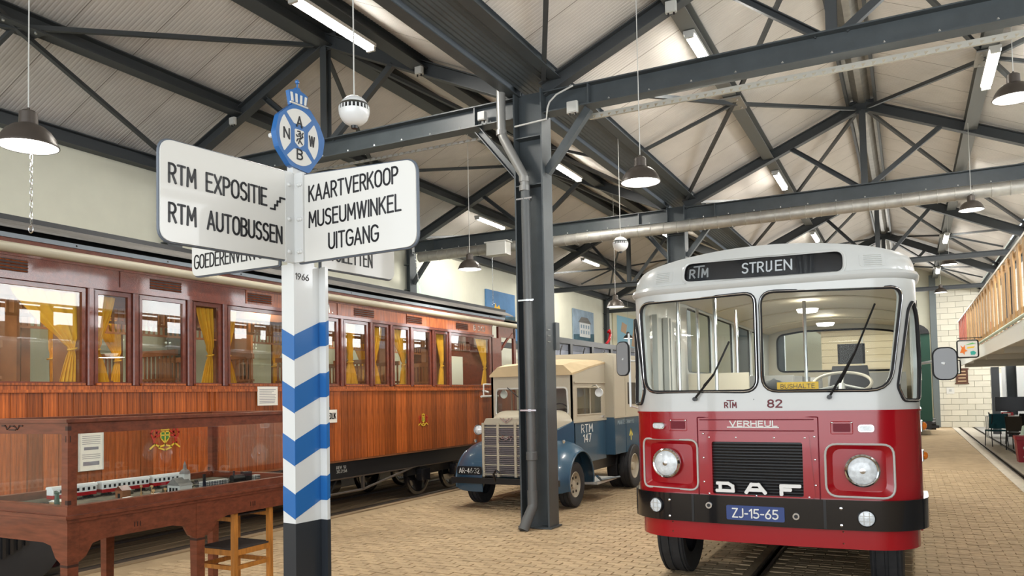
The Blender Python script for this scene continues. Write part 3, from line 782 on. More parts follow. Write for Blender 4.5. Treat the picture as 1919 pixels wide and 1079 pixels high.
# ================================================================ THE BUS
BX, BY, BL = -1.075, 6.5, 7.7
HW = 1.15
SA = .80; RC = .40; A0 = math.atan(.125); SARC = SA+RC*(pi/2-A0)
def plan(s, d=0):
    """outline of the bus seen from above by running length s from the front centre; d inwards"""
    g = 1 if s >= 0 else -1; s = abs(s)
    if s <= SA: x, y = s, .05*(s/SA)**2; nx, ny = -math.sin(math.atan(.125*s/SA)), math.cos(math.atan(.125*s/SA))
    elif s <= SARC:
        a = A0+(s-SA)/RC; x = SA+RC*(sin(a)-sin(A0)); y = .05+RC*(cos(A0)-cos(a)); nx, ny = -sin(a), cos(a)
    else: x = SA+RC*(1-sin(A0)); y = .05+RC*cos(A0)+(s-SARC); nx, ny = -1, 0
    return g*(x+nx*d), y+ny*d
XS = SA+RC*(1-sin(A0))          # half width
def side_s(y): return SARC+(y-.05-RC*cos(A0))
def zt(x): return 2.80+.15*(1-(x/XS)**2)
def bmap(s, z, d=0):
    x, y = plan(s, d); 
    if z > 2.62:
        t = (z-2.62); k = max(0, 1-abs(abs(s))/ (SARC+.6)) if abs(s) > SARC else 1
        fr = t/(zt(x)-2.62) if zt(x) > 2.62 else 0
        k = 1 if abs(s) <= SARC else max(0, 1-(abs(s)-SARC)/.8)
        y += k*(.16*t+.05*min(fr, 1.2)**4)
        x *= 1-.03*min(fr, 1.2)**3
    return Vector((x, y, z))
def bumpmap(off): return lambda s, z, d=0: bmap(s, z, d-off)
CUTS = [i*.1 for i in range(-7, 8)]+[g*(SA+i*(SARC-SA)/7) for i in range(0, 8) for g in (-1, 1)]
SB = side_s(BL)
bus = thing('city_bus', 'red and white vintage bus with a black destination box reading STRIJEN', 'bus', (BX, BY, 0))
def W(mb, name, mt, smooth=True, par=None, **k): return mb.build(name, mt, par or bus, smooth=(40 if smooth else False), **k)
arch = lambda yc, r=.56: [(side_s(yc)+r*cos(a)*-1, .50+max(0, r*sin(a)*.85)) for a in [pi*i/12 for i in range(13)]]
# lower red body with front wheel arches
def red_outline(g=1):
    z0, z1 = .885, 1.575
    P = [(-SB, z0)]
    for yc in (6.5, 1.45): P += [(-(side_s(yc)+.56), z0)]+[(-(side_s(yc)+.56*cos(a)), .5+.56*sin(a)) for a in [radians(43+94*i/8) for i in range(9)]]+[(-(side_s(yc)-.56), z0)] if False else []
    P += [(SB, z0), (SB, z1), (-SB, z1)]
    return P
hl = [roundpoly([(-1.06, .93), (-.525, .925), (-.525, 1.345), (-1.06, 1.35)], .07), roundpoly([(.475, .92), (.965, .91), (.965, 1.32), (.475, 1.325)], .09)]
grl = roundpoly([(-.40, .905), (.31, .905), (.31, 1.335), (-.40, 1.335)], .02)
lb = MB().sheet(red_outline(), hl+[grl], bmap, .03, CUTS); W(lb, 'lower_body', RED)
# recessed headlamp boxes
for h, cx, cz in ((hl[0], -.80, 1.145), (hl[1], .735, 1.12)):
    inner = [(cx+(u-cx)*.80, cz+(v-cz)*.80) for u, v in h]
    mb = MB(); n = len(h); v = [bmap(u, w, .0) for u, w in h]+[bmap(u, w, .035) for u, w in inner]
    mb.add(v, [(i, (i+1) % n, (i+1) % n+n, i+n) for i in range(n)]); mb.sheet(inner, [], lambda u, w, d: bmap(u, w, .035+d), .01, CUTS)
    hb = W(mb, 'headlamp_panel', RED)
    rim(mb2 := MB(), h, lambda u, w, d: bmap(u, w, -.004), .009); W(mb2, 'panel_gasket', GREYB, par=hb)
    x, y = plan(cx, .03); C = Vector((x, y, cz))
    ax = Vector(plan(cx, 0)+(0,))-Vector(plan(cx, .1)+(0,)); ax.normalize()
    mb = MB().lathe([(.118, .0), (.128, .02), (.126, .045), (.115, .055), (.105, .05)], C, ax, 32); W(mb, 'lamp_ring', CHROME)
    L = MB().lathe([(.105, .045), (.09, .056), (.05, .064), (0, .066)], C, ax, 28); o = W(L, 'headlamp_lens', LENS)
    MB().lathe([(.05, .0), (.1, .044)], C, ax, 28).build('reflector', CHROME, o, smooth=True)
    MB().lathe([(.0, .072), (.022, .069), (.024, .062)], C, ax, 12).build('lens_boss', CHROME, o, smooth=True)
# grille panel: proud red frame, black slats, letters
gm = lambda u, w, d=0: bmap(u, w, d-.012)
fo = roundpoly([(-.475, .895), (.395, .895), (.36, 1.40), (-.445, 1.40)], .025)
W(MB().sheet(fo, [grl], gm, .014, CUTS), 'grille_surround', RED)
MB().sheet(grl, [], lambda u, w, d: bmap(u, w, .03+d), .01, CUTS).build('grille_back', BLACK, bus)
s0 = None
for i in range(17):
    z = .918+i*.0245
    mb = MB(); xs = [-.395+.70*k/6 for k in range(7)]
    for a, b in zip(xs, xs[1:]):
        A_, B_ = bmap(a, z, .012), bmap(b, z, .012)
        mb.bar(A_, B_, .006, .013, (0, -.5, 1))
    mb.build('grille_slat', mat('slat_black', (.03, .03, .032), .35, .5), bus)
mb = MB()
strokes(mb, [[(-.36, .935), (-.24, .935)], [(-.335, .935), (-.335, .993)], [(-.355, .995), (-.27, .995), (-.235, .975), (-.23, .935), (-.26, .935)]], lambda u, w, d=0: bmap(u, w, d-.014), .026, .014); W(mb, 'grille_letter', LETW, False); mb = MB()
strokes(mb, [[(-.125, .93), (-.085, .993), (-.03, .993), (.02, .93)], [(-.10, .95), (-.0, .95)]], lambda u, w, d=0: bmap(u, w, d-.014), .028, .014); W(mb, 'grille_letter', LETW, False); mb = MB()
strokes(mb, [[(.145, .925), (.145, .99), (.28, .99)], [(.145, .96), (.21, .96)]], lambda u, w, d=0: bmap(u, w, d-.014), .028, .014)
W(mb, 'grille_letter', LETW, False)
# name script and ribs of the upper red panel
mb = MB(); text(mb, 'VERHEUL', bmap, -.245, 1.462, .042, .37, .22, raise_=.008)
mb.bar(bmap(-.27, 1.455, -.006), bmap(.14, 1.452, -.006), .006, .008); W(mb, 'maker_name', LETW, False)
outl = roundpoly([(-.52, .89), (.43, .89), (.43, 1.535), (-.52, 1.535)], .01)
W(MB().tube([bmap(u, w, -.001) for u, w in outl], .005, 5, closed=True), 'panel_joint', REDD, False)
for z in (1.425, 1.515): MB().tube([bmap(u/10, z, -.001) for u in range(-5, 5)], .004, 5).build('panel_joint', REDD, bus)
for cx, cz in ((-.86, 1.465), (.77, 1.445)):
    W(MB().sheet(rr(cx-.055, cz-.028, cx+.055, cz+.028, .02), [], bumpmap(.022), .026, CUTS), 'side_lamp_housing', CHROME)
    W(MB().sheet(rr(cx-.046, cz-.02, cx+.046, cz+.02, .015), [], bumpmap(.03), .012, CUTS), 'side_lamp_lens', LENS)
for cx, cz in ((-.69, 1.47), (.60, 1.45)):
    W(MB().sheet(rr(cx-.062, cz-.032, cx+.062, cz+.032, .008), [], bumpmap(.004), .006, CUTS), 'vent_mesh', REDD)
    W(rim(MB(), rr(cx-.078, cz-.048, cx+.078, cz+.048, .008), bmap, .003), 'vent_frame', RED)
rv = None
for u, z in [(-.47, 1.4), (-.47, 1.0), (-.47, 1.2), (.40, 1.38), (.40, 1.0), (.40, 1.2), (-.43, .905), (-.05, .902), (.35, .905), (-.2, 1.37), (.1, 1.37), (-.42, 1.37), (.33, 1.37), (-.75, 1.51), (-.62, 1.51), (.53, 1.49), (.67, 1.49)]:
    p = bmap(u, z, -.016)
    if rv is None: rv = MB().lathe([(.008, .012), (.007, .0), (0, -.002)], (0, 0, 0), (0, 1, 0), 8).build('screw_head', CHROME, bus); rv.location = p
    else: inst(rv, p, bus)
# bumper
W(MB().sheet([(-SARC-.35, .665), (SARC+.35, .665), (SARC+.35, .895), (-SARC-.35, .895)], [], bumpmap(.035), .05, CUTS), 'bumper', BLACKG)
for u in (-.565, .46): MB().bar(bmap(u, .67, -.037), bmap(u, .89, -.037), .02, .004, (0, -1, 0)).build('bumper_joint', BLACK, bus)
for cx, cz in ((-.885, .785), (.75, .76)):
    x, y = plan(cx, -.035); nrm = (Vector(plan(cx, 0)+(0,))-Vector(plan(cx, .1)+(0,))).normalized()
    o = W(MB().lathe([(.062, -.005), (.066, .012), (.058, .016)], (x, y, cz), nrm, 24), 'fog_lamp_ring', BLACK)
    MB().lathe([(.058, .01), (.04, .016), (0, .018)], (x, y, cz), nrm, 20).build('fog_lamp_lens', LENS, o, smooth=True)
    q = frame_map((x, y, cz)+Vector((0, 0, 0)) if False else Vector((x, y, cz))+nrm*.022, nrm.cross(Vector((0, 0, -1))), (0, 0, 1))
    mb = MB()
    for k in (-.02, .02): mb.bar(q(k, -.05), q(k, .05), .004, .004); mb.bar(q(-.05, k), q(.05, k), .004, .004)
    mb.build('lamp_guard', GREYB, o)
for u, z, r in ((-.80+.03, .835, .011), (-.77, .70, .011), (.575, .83, .012), (.575, .70, .012)):
    p = bmap(u, z, -.036); MB().lathe([(r, .004), (r*.9, -.004), (0, -.007)], p, (0, 1, 0), 12).build('bumper_bolt', CHROME, bus)
for u, z in ((-.43, .81), (.25, .755)):
    p = bmap(u, z, -.036); o = MB().lathe([(.026, .0), (.026, -.01), (.015, -.01), (.013, 0)], p, (0, 1, 0), 18).build('towing_socket', CHROME, bus)
    MB().lathe([(.014, -.002), (0, -.002)], p, (0, 1, 0), 12).build('socket_hole', BLACK, o)
npl = W(MB().sheet(rr(-.285, .705, .165, .822, .012), [], bumpmap(.045), .01), 'number_plate', BLUEP)
mb = MB(); text(mb, 'ZJ-15-65', lambda u, w, d=0: bmap(u, w, d-.046), -.235, .728, .068, .35, .15, raise_=.003); mb.build('plate_characters', LETW, npl)
# skirt below the bumper
W(MB().sheet([(-SARC-.05, .51), (SARC+.05, .51), (SARC+.05, .67), (-SARC-.05, .67)], [], bumpmap(-.03), .03, CUTS), 'front_skirt', RED)
for u, z in ((-.77, .64), (-.77, .56), (.585, .64), (.585, .55)): MB().lathe([(.008, .004), (0, -.004)], bmap(u, z, .027), (0, 1, 0), 8).build('screw_head', CHROME, bus)
for g in (-1, 1):
    for ya, yb in ((1.7, 5.0), (6.2, BL)):
        MB().box((g*XS-.02 if g > 0 else -XS, ya, .42), (g*XS if g > 0 else -XS+.02, yb, .89)).build('side_skirt', RED, bus)
# upper white body with the window openings -----------------------------
zb, ztop = 1.58, 2.625
wsl = roundpoly([(-1.0, 1.755), (-.018, 1.745), (-.018, 2.548), (-1.06, 2.535)], [.13, .11, .09, .12])
wsr = roundpoly([(.024, 1.745), (.955, 1.735), (1.09, 2.525), (.024, 2.55)], [.12, .16, .10, .11])
wsl = [(u, v) for u, v in wsl]; 
qw = lambda g: roundpoly([(g*1.02, 1.76), (g*1.07, 1.655), (g*1.27, 1.65), (g*1.34, 1.95), (g*1.30, 2.30), (g*1.22, 2.43), (g*1.15, 2.36)], [.03, .03, .05, .08, .06, .04, .04])
sides = []
ys = [(1.15, 2.0), (2.1, 3.35), (3.45, 4.7), (4.8, 6.05), (6.15, 7.3)]
for a, b in ys:
    z0 = 1.97 if a > 2 else 1.9; z1 = 2.70 if a > 2 else 2.52
    sides.append(rr(side_s(a), z0, side_s(b), z1, .07)); 
    if a > 2: sides.append(rr(-side_s(b), z0, -side_s(a), z1, .07))
door = rr(-side_s(1.75), .95, -side_s(.75), 2.5, .08)
holes = [wsl, wsr, qw(1), qw(-1)]+sides
W(MB().sheet([(-SB, zb), (-SB, 2.80), (-SARC-.3, 2.80), (-SARC-.3, ztop)][:0] or [(-SB, zb), (SB, zb), (SB, 2.80), (SARC+.3, 2.80), (SARC+.3, ztop), (-SARC-.3, ztop), (-SARC-.3, 2.80), (-SB, 2.80)], holes, bmap, .035, CUTS), 'upper_body', BUSW)
def inrim(o, k): return o
for h, nm, g in ((wsl, 'windscreen', 1), (wsr, 'windscreen', 1), (qw(1), 'quarter_window', 1), (qw(-1), 'quarter_window', 1)):
    p = W(MB().sheet(h, [], lambda u, w, d: bmap(u, w, .012+d), .004, CUTS), nm, GLASSB)
    cx = sum(u for u, v in h)/len(h); cz = sum(v for u, v in h)/len(h)
    W(rim(MB(), h, lambda u, w, d: bmap(u, w, -.006), .015), 'rubber_seal', RUBBER, par=p)
    h2 = [(cx+(u-cx)*(1-.026), cz+(v-cz)*(1-.032)) for u, v in h]
    W(rim(MB(), [(cx+(u-cx)*1.002, cz+(v-cz)*1.002) for u, v in h], lambda u, w, d: bmap(u, w, -.020), .0038), 'bright_trim', CHROME, par=p)
for h in sides:
    p = W(MB().sheet(h, [], lambda u, w, d: bmap(u, w, .012+d), .004), 'side_window', GLASSB)
    W(rim(MB(), h, lambda u, w, d: bmap(u, w, .0), .014), 'rubber_seal', RUBBER, par=p)
# waist rail, rain ledge, brow, roof
W(MB().sheet([(-SB, 1.570), (SB, 1.570), (SB, 1.585), (-SB, 1.585)], [], bumpmap(.008), .02, CUTS), 'waist_rail', RED)
led = MB()
SS = [i*.08 for i in range(-17, 18)]+[]
SS = sorted(set([round(x, 3) for x in CUTS]+[-SARC-.3, SARC+.3]))
for prof in ([(0, 2.60), (.02, 2.615), (.03, 2.64), (.02, 2.665), (-.005, 2.675)],):
    vs = []; k = len(prof)
    for s in SS: vs += [bmap(s, z, -d) for d, z in prof]
    led.add(vs, [(i*k+j, i*k+j+1, (i+1)*k+j+1, (i+1)*k+j) for i in range(len(SS)-1) for j in range(k-1)])
W(led, 'rain_ledge', BUSW)
db = roundpoly([(-.615, 2.675), (.66, 2.655), (.665, 2.845), (-.61, 2.855)], .07)
NZ = 8
CC = sorted(set(CUTS))
top = [(s, zt(plan(s)[0])) for s in [c for c in CC]]
def browpoly():
    E_ = SARC+.3; P = [(-E_, 2.66), (E_, 2.66), (E_, 2.80)]
    P += [(s, zt(plan(s)[0])) for s in sorted([c for c in set([round(x*.05, 3) for x in range(-27, 28)]+[round(c, 4) for c in CUTS])], reverse=True)]
    P += [(-E_, 2.80)]
    return P
W(MB().sheet(browpoly(), [db], bmap, .02, CUTS, [2.70, 2.74, 2.78, 2.82, 2.86]), 'roof_brow', BUSW)
dbx = W(MB().sheet(db, [], lambda u, w, d: bmap(u, w, .02+d), .01, CUTS), 'destination_box', BLACK)
W(rim(MB(), db, lambda u, w, d: bmap(u, w, -.004), .014), 'box_frame', BUSW, par=dbx)
W(rim(MB(), [(u*.985, 2.757+(w-2.757)*.93) for u, w in db], lambda u, w, d: bmap(u, w, -.002), .008), 'box_seal', RUBBER, par=dbx)
W(MB().sheet(roundpoly([(-.59, 2.69), (.64, 2.67), (.645, 2.83), (-.59, 2.84)], .05), [], lambda u, w, d: bmap(u, w, .004+d), .003, CUTS), 'box_glass', pane_mat('box_glass', (.92, .94, .96), .5), par=dbx)
lm = lambda u, w, d=0: bmap(u, w, .018+d)
mb = MB(); text(mb, 'STRIJ'[:3], lm, -.12, 2.72, .075, .135, .15)
mb = MB(); text(mb, 'STR', lm, -.115, 2.722, .08, .165, .15); text(mb, 'I', lm, .078, 2.728, .074, None, .15); 
strokes(mb, [[(.115, 2.802), (.115, 2.735), (.10, 2.722), (.085, 2.722)]], lm, .012); text(mb, 'EN', lm, .15, 2.722, .08, .12, .15); W(mb, 'destination_text', LETW, False, dbx)
grey = mat('grey_lettering', (.42, .42, .40), .5)
def rtm_logo(mp, u, v, h, mt, name, par):
    mb = MB(); w = h*.62
    text(mb, 'R', mp, u, v, h*.72, h*.42, .2); text(mb, 'M', mp, u+h*1.12, v, h*.72, h*.5, .2)
    strokes(mb, [[(u+h*.35, v+h), (u+h*1.25, v+h)], [(u+h*.80, v+h), (u+h*.80, v)]], mp, h*.13)
    return mb.build(name, mt, par)
rtm_logo(lm, -.56, 2.722, .095, grey, 'roller_lettering', dbx)
for cx, cz, a, b in ((-.80, 2.755, -.86, -.74), (.865, 2.755, .80, .93)):
    o = W(MB().sheet(rr(a-.03, cz-.06, b+.03, cz+.05, .02), [], bumpmap(.004), .005, CUTS), 'vent_plate', BUSW)
    for i in range(6):
        z = cz-.045+i*.0155; MB().tube([bmap(a+(b-a)*k/3, z, -.006) for k in range(4)], .0045, 5).build('vent_louvre', BUSW, o)
roofm = MB(); rows = []
ss = [c for c in sorted(set(round(x, 4) for x in CUTS)) if c >= 0]+[SARC+.4, SARC+.8, SARC+2, SARC+4, SB]
for s in ss:
    x, y = plan(s); p = bmap(s, zt(x) if s <= SARC+.01 else 2.80, 0); row = []
    for j in range(17):
        t = -1+2*j/16; row.append((p.x*t, p.y+(0 if True else 0), zt(XS*t*p.x/XS) if abs(t) < 1 else p.z))
    rows.append(row)
vs = [q for r_ in rows for q in r_]
roofm.add(vs, [(i*17+j, i*17+j+1, (i+1)*17+j+1, (i+1)*17+j) for i in range(len(rows)-1) for j in range(16)])
W(roofm, 'roof', BUSW)
# inner lining: curved ceiling and rear wall
ci = MB(); rows = []
for y in (.35, 2, 4, 6, BL-.1):
    rows.append([(-1.09+2.18*j/12, y, 2.72+.13*(1-(abs(j-6)/6)**2.4)-.14*max(0, 1-y/1.2)) for j in range(13)])
vs = [q for r_ in rows for q in r_]; ci.add(vs, [(i*13+j, (i+1)*13+j, (i+1)*13+j+1, i*13+j+1) for i in range(4) for j in range(12)])
W(ci, 'ceiling_lining', BUSIN)
for k, y in enumerate((1.6, 3.2, 4.8, 6.4)):
    MB().tube([(-1.05+2.1*j/12, y, 2.712+.13*(1-(abs(-1.05+2.1*j/12)/1.09)**2.4)) for j in range(13)], .012, 6).build('ceiling_rib', BUSIN, bus)
rw = roundpoly([(-.95, 2.07), (.95, 2.05), (.95, 2.68), (.5, 2.75), (-.5, 2.76), (-.95, 2.70)], .12)
re = frame_map((0, BL-.02, 0), (1, 0, 0), (0, 0, 1))
o = W(MB().sheet([(-XS, .6), (XS, .6), (XS, 2.80), (.6, 2.89), (0, 2.93), (-.6, 2.89), (-XS, 2.80)], [rw], re, .04), 'rear_wall', BUSIN, False)
W(MB().sheet(rw, [], re, .004), 'rear_window', GLASSB, False, par=o); W(rim(MB(), rw, re, .018), 'rubber_seal', RUBBER, par=o)
MB().box((-1.1, .5, .85), (1.1, 2.3, .9)).box((-1.1, 2.3, .85), (1.1, BL-.05, 1.15)).build('floor_deck', mat('deck_grey', (.34, .33, .30), .7), bus)
MB().box((-.86, .14, .9), (.86, .26, 1.62)).box((-.88, .13, 1.60), (.88, .62, 1.66)).box((-1.08, .42, 1.60), (1.08, .62, 1.66)).build('dashboard', mat('dash_grey', (.20, .21, .21), .5), bus)
for y in (1.1, 3.6, 5.9):
    MB().lathe([(.13, 0), (.11, -.04), (0, -.055)], (0, y, 2.74), (0, 0, 1), 20).build('added_lamp', mat('added_lamp_opal', (1, 1, 1), .5, emit=5, ecol=(1, .93, .8)), bus, smooth=True)  # glowing domes and a light below added to brighten the bus interior
    area('bus_fill', (BX, BY+y, 2.66), (BX, BY+y, 0), .5, .3, 26, (1, .94, .84))
# driver's place
MB().box((.25, .42, 1.5), (.85, .80, 1.73)).build('instrument_binnacle', mat('binnacle', (.05, .05, .05), .5), bus)
sw = MB().tube([(.55+.24*cos(a), .95+.20*sin(a), 1.80+.10*sin(a)) for a in [2*pi*i/28 for i in range(28)]], .014, 8, closed=True)
o = W(sw, 'steering_wheel', mat('wheel_ivory', (.50, .46, .38), .35))
mb = MB()
for a in (-.6, pi+.6, pi/2): mb.tube([(.55, .95, 1.79), (.55+.235*cos(a), .95+.195*sin(a), 1.80+.10*sin(a))], .011, 6)
mb.tube([(.55, .95, 1.79), (.55, .60, 1.35)], .03, 8); mb.build('wheel_spokes', GREYB, o)
st = MB().bevbox((.3, 1.35, 1.35), (.82, 1.8, 1.47), .05).build('driver_seat', mat('seat_black', (.02, .02, .022), .6), bus)
MB().prism([(.32, 1.78, 1.45), (.8, 1.78, 1.45), (.72, 1.86, 1.98), (.40, 1.86, 1.98)], (0, .07, 0)).build('seat_back', MATS['seat_black'], st)
MB().bevbox((.45, 1.9, 2.0), (.70, 1.97, 2.2), .02).build('headrest', MATS['seat_black'], st)
for r_, y in enumerate((3.2, 4.1, 5.0, 5.9, 6.8)):
    for g in (-1, 1):
        a, b = (.2, 1.05) if g > 0 else (-1.05, -.2)
        s_ = MB().bevbox((a, y, 1.45), (b, y+.42, 1.56), .03).build('passenger_seat', mat('seat_grey', (.26, .26, .25), .6), bus)
        MB().prism([(a, y+.42, 1.5), (b, y+.42, 1.5), (b, y+.50, 1.94), (a, y+.50, 1.94)], (0, .06, 0)).build('seat_back', MATS['seat_grey'], s_)
for x, y in ((-.55, .95), (-.95, 1.9), (-.35, 2.2), (-.80, .55), (.15, 1.9), (-.62, 2.35)):
    MB().cyl((x, y, .9), (x, y, 2.66), .018, 10).build('grab_pole', CHROME, bus)
MB().box((-1.1, 2.05, .9), (-.45, 2.09, 1.95)).build('partition', BUSIN, bus)
for y0 in (.72, 1.2, ): MB().box((-1.10, y0, .95), (-1.05, y0+.05, 2.5)).box((-1.10, y0+.38, .95), (-1.05, y0+.43, 2.5)).build('door_leaf', GREYB, bus)
o = thing('placard', 'yellow placard lettered BUSHALTE RTM standing in the bus windscreen', 'sign', (BX+.27, BY+.17, 1.66))
MB().bevbox((-.16, -.004, 0), (.16, .004, .155), .001).build('board', YEL, o)
mp = frame_map((0, -.004, 0), (1, 0, 0), (0, 0, 1)); mb = MB(); text(mb, 'BUSHALTE', mp, -.13, .105, .032, .26, .14, raise_=.001); mb.build('lettering', LETK, o)
mb = MB(); text(mb, 'RTM', mp, -.06, .02, .05, .13, .16, raise_=.001); mb.tube([mp(.11*cos(a), .05+.045*sin(a), -.002) for a in [2*pi*i/20 for i in range(20)]], .003, 4, closed=True); mb.build('emblem', mat('emblem_brown', (.30, .06, .02), .5), o)
for cx, r_, lb in ((-.62, .085, 'dark bag lying behind the bus windscreen'),):
    pass
# wipers
for x0, x1, z1 in ((-.525, -.225, 2.06), (.52, .86, 2.30)):
    a = bmap(x0, 1.69, -.03)+Vector((0, -.01, 0)); b = bmap((x0+x1)/2+.02, 1.69+(z1-1.69)*.55, -.045); c = bmap(x0+.08, 1.80, -.035); d = bmap(x1, z1+.1, -.03)
    o = MB().tube([a, b], .010, 6).tube([a+Vector((-.0, -.01, 0)), a+Vector((0, .05, 0))], .018, 8).build('wiper_arm', BLACK, bus)
    MB().tube([c, b, d], .008, 6).build('wiper_blade', BLACK, o)
# markings
mp = lambda u, w, d=0: bmap(u, w, d-.001)
rtm_logo(mp, -.285, 1.615, .058, LETR, 'company_lettering', bus)
mb = MB(); text(mb, '82', mp, .06, 1.615, .058, .105, .2); mb.build('fleet_number', LETR, bus)
MB().lathe([(.006, .003), (0, -.004)], bmap(-.05, 1.68, 0), (0, 1, 0), 8).build('screw_head', BLACK, bus)
# mirrors and side lamps
def mirror(g, y, armz, mx, my, mz, w, h, ang):
    s = side_s(y); p = Vector((g*XS, y, armz))
    o = MB().tube([p, Vector((g*(XS+.1), my+.02, armz)), Vector((mx, my, mz))], .012, 8).build('mirror_arm', WHITE, bus)
    if g < 0: MB().tube([(g*XS, y, armz-.5), (g*(XS+.06), my, armz-.42), (g*(XS+.06), my, armz+.25)], .012, 8).build('mirror_bracket', WHITE, bus)
    M = frame_map((mx, my, mz), (cos(ang), sin(ang), 0), (0, 0, 1)); ol = rr(-w/2, -h/2, w/2, h/2, w*.36, 6)
    ob = MB().sheet(ol, [], lambda u, v, d: M(u, v, d), .03).build('mirror_housing', mat('mirror_grey', (.28, .29, .30), .35), bus)
    rim(MB(), ol, lambda u, v, d: M(u, v, .012), .012).build('mirror_rim', RUBBER, ob)
mirror(1, .9, 1.95, 1.33, .30, 1.93, .155, .235, .12)
mirror(-1, .9, 2.05, -1.28, .35, 2.07, .13, .30, -.35)
for g in (-1, 1):
    for z in (1.44, 1.20):
        y = .62
        o = MB().bevbox((g*XS-.01, y-.04, z-.045), (g*XS+.014, y+.05, z+.045), .008) if g > 0 else MB().bevbox((-XS-.014, y-.04, z-.045), (-XS+.01, y+.05, z+.045), .008)
        o = o.build('marker_base', CHROME, bus)
        MB().lathe([(.034, 0), (.032, .02), (.02, .032), (0, .036)], (g*(XS+.01), y, z), (g, -.3, 0), 16).build('marker_lens', AMBER, o, smooth=True)
# wheels
def tyre(R, w, rim_r, mt_rim, name='wheel', holes=0, dish=.05):
    """wheel about the x axis centred at origin: returns (tyre mb, rim mb)"""
    h = w/2
    prof = [(rim_r, -h*.75), (R*.80, -h), (R*.95, -h*.95), (R, -h*.72)]
    for k in (-.36, 0, .36): prof += [(R, (k-.06)*w), (R-.012, (k-.045)*w), (R-.012, (k+.045)*w), (R, (k+.06)*w)]
    prof += [(R, h*.72), (R*.95, h*.95), (R*.80, h), (rim_r, h*.75)]
    return MB().lathe(prof, (0, 0, 0), (1, 0, 0), 48), MB().lathe([(rim_r, h*.75), (rim_r*.95, h*.8), (rim_r*.9, h*.4), (rim_r*.5, h*.1+dish), (rim_r*.35, h*.3+dish), (rim_r*.3, h*.7+dish), (0, h*.75+dish)], (0, 0, 0), (1, 0, 0), 32)
for g, x in ((-1, -.97), (1, .86)):
    for y in (1.12,):
        a, b = tyre(.46, .26, .27, GREYB); o = a.build('tyre', RUBBERW, bus, smooth=30); o.location = (x-.0, y, .46); o.rotation_euler = (0, 0, 0 if g > 0 else pi)
        b.build('wheel_disc', GREYB, o, smooth=30)
    a, b = tyre(.46, .26, .27, GREYB); o = a.build('tyre', RUBBERW, bus, smooth=30); o.location = (x, 5.6, .46); b.build('wheel_disc', GREYB, o, smooth=30)
MB().box((-.9, .3, .55), (.9, 7.5, .86)).build('chassis', BLACK, bus)
# bright object behind the windscreen and clutter on the dashboard
t = thing('paper_bundle', 'crumpled pale papers lying low behind the left windscreen of the bus', 'paper', (BX-.62, BY+.3, 1.66))
mb = MB()
for i in range(9): mb.bar((random.uniform(-.07, .07), random.uniform(-.05, .05), .0), (random.uniform(-.07, .07), random.uniform(-.05, .05), .06), .05, .004, (random.random(), random.random(), 1))
mb.build('sheets', PAPER, t)
t = thing('coat', 'dark grey folded coat lying behind the bus windscreen, between the two panes', 'coat', (BX+.02, BY+.44, 1.665))
mb = MB(); vs = []; n = 10
for i in range(n):
    for j in range(n):
        u = i/(n-1)*2-1; v = j/(n-1)*2-1; k = max(0, 1-u*u)*max(0, 1-v*v)
        vs.append((u*.24, v*.14, .17*k**.7+.025*sin(9*u+5*v)*k))
mb.add(vs, [(i*n+j, (i+1)*n+j, (i+1)*n+j+1, i*n+j+1) for i in range(n-1) for j in range(n-1)]); mb.build('cloth', mat('coat_grey', (.07, .075, .08), .9), t, smooth=True)
# ================================================================ SIGNPOST
SO = Vector((-2.671, 2.901, 0)); SR = radians(-5.5)
sp = thing('signpost', 'blue and white striped signpost with four white direction panels and a blue shield on top', 'signpost', SO, SR)
# local frame: +x along the right panel, -y along the left panel (towards the viewer)
BXW, BDP, FX = .088, .165, .045
x0, x1 = -.095, -.007; y0, y1 = -.01, .155
SLATE = mat('post_slate', (.02, .024, .03), .35, coat=.3)
POSTW = mat('post_enamel', (.64, .65, .64), .25, coat=.5)
def zz(a): return a
# box section built from stripe pieces: front face falls to the right, side face rises to the rear
pb = 1.145; pt = 2.42
def stripes():
    hs = []
    k = .195; n = 0; z = pb
    # front face (facing -y): columns at x0..x1; side face (facing +x): y0..y1 ; rear flange
    white = MB(); blue = MB()
    def quad(mb, a, b, za0, za1, zb0, zb1):
        """slab on a vertical face between plan points a and b, from heights za0/zb0 to za1/zb1"""
        a = Vector(a+(0,)); b = Vector(b+(0,)); d = (b-a).normalized(); nrm = Vector((d.y, -d.x, 0))*.0015
        lo, hi = [(a, za0), (b, zb0)], [(b, zb1), (a, za1)]
        P = [Vector((p.x, p.y, min(max(z_, pb), pt))) for p, z_ in lo+hi]
        if (P[0]-P[3]).length < 1e-5 and (P[1]-P[2]).length < 1e-5: return
        mb.add([p+nrm for p in P]+[p-nrm*.5 for p in P], [(0, 1, 2, 3), (4, 7, 6, 5), (0, 4, 5, 1), (1, 5, 6, 2), (2, 6, 7, 3), (3, 7, 4, 0)])
    dz = .075; dr = .078
    top_edge = 2.03      # top of the highest blue stripe at the front corner
    for i in range(-4, 8):
        zt_ = 2.062-i*.2585; zb_ = zt_-.122
        if zt_ < pb or i < 0: continue
        if i > 3: continue
        c0, c1 = zb_, zt_
        quad(blue, (x0, y0), (x1, y0), c0+dz*.55, c1+dz*.55, c0, c1)
        quad(blue, (x1, y0), (x1, y1), c0+.006, c1+.006, c0+dr, c1+dr)
        quad(blue, (x1, y1), (x1+FX, y1), c0+dr, c1+dr, c0+dr, c1+dr)
        quad(blue, (x1+FX, y1), (x1+FX, y1+.02), c0+dr, c1+dr, c0+dr+.01, c1+dr+.01)
        quad(blue, (x0, y1+.02), (x0, y0), c0+dr, c1+dr, c0+dz*.55, c1+dz*.55)
    return blue
MB().box((x0, y0, pb), (x1, y1, pt)).box((x0-FX, y1, pb), (x1+FX, y1+.02, pt)).build('post', POSTW, sp)
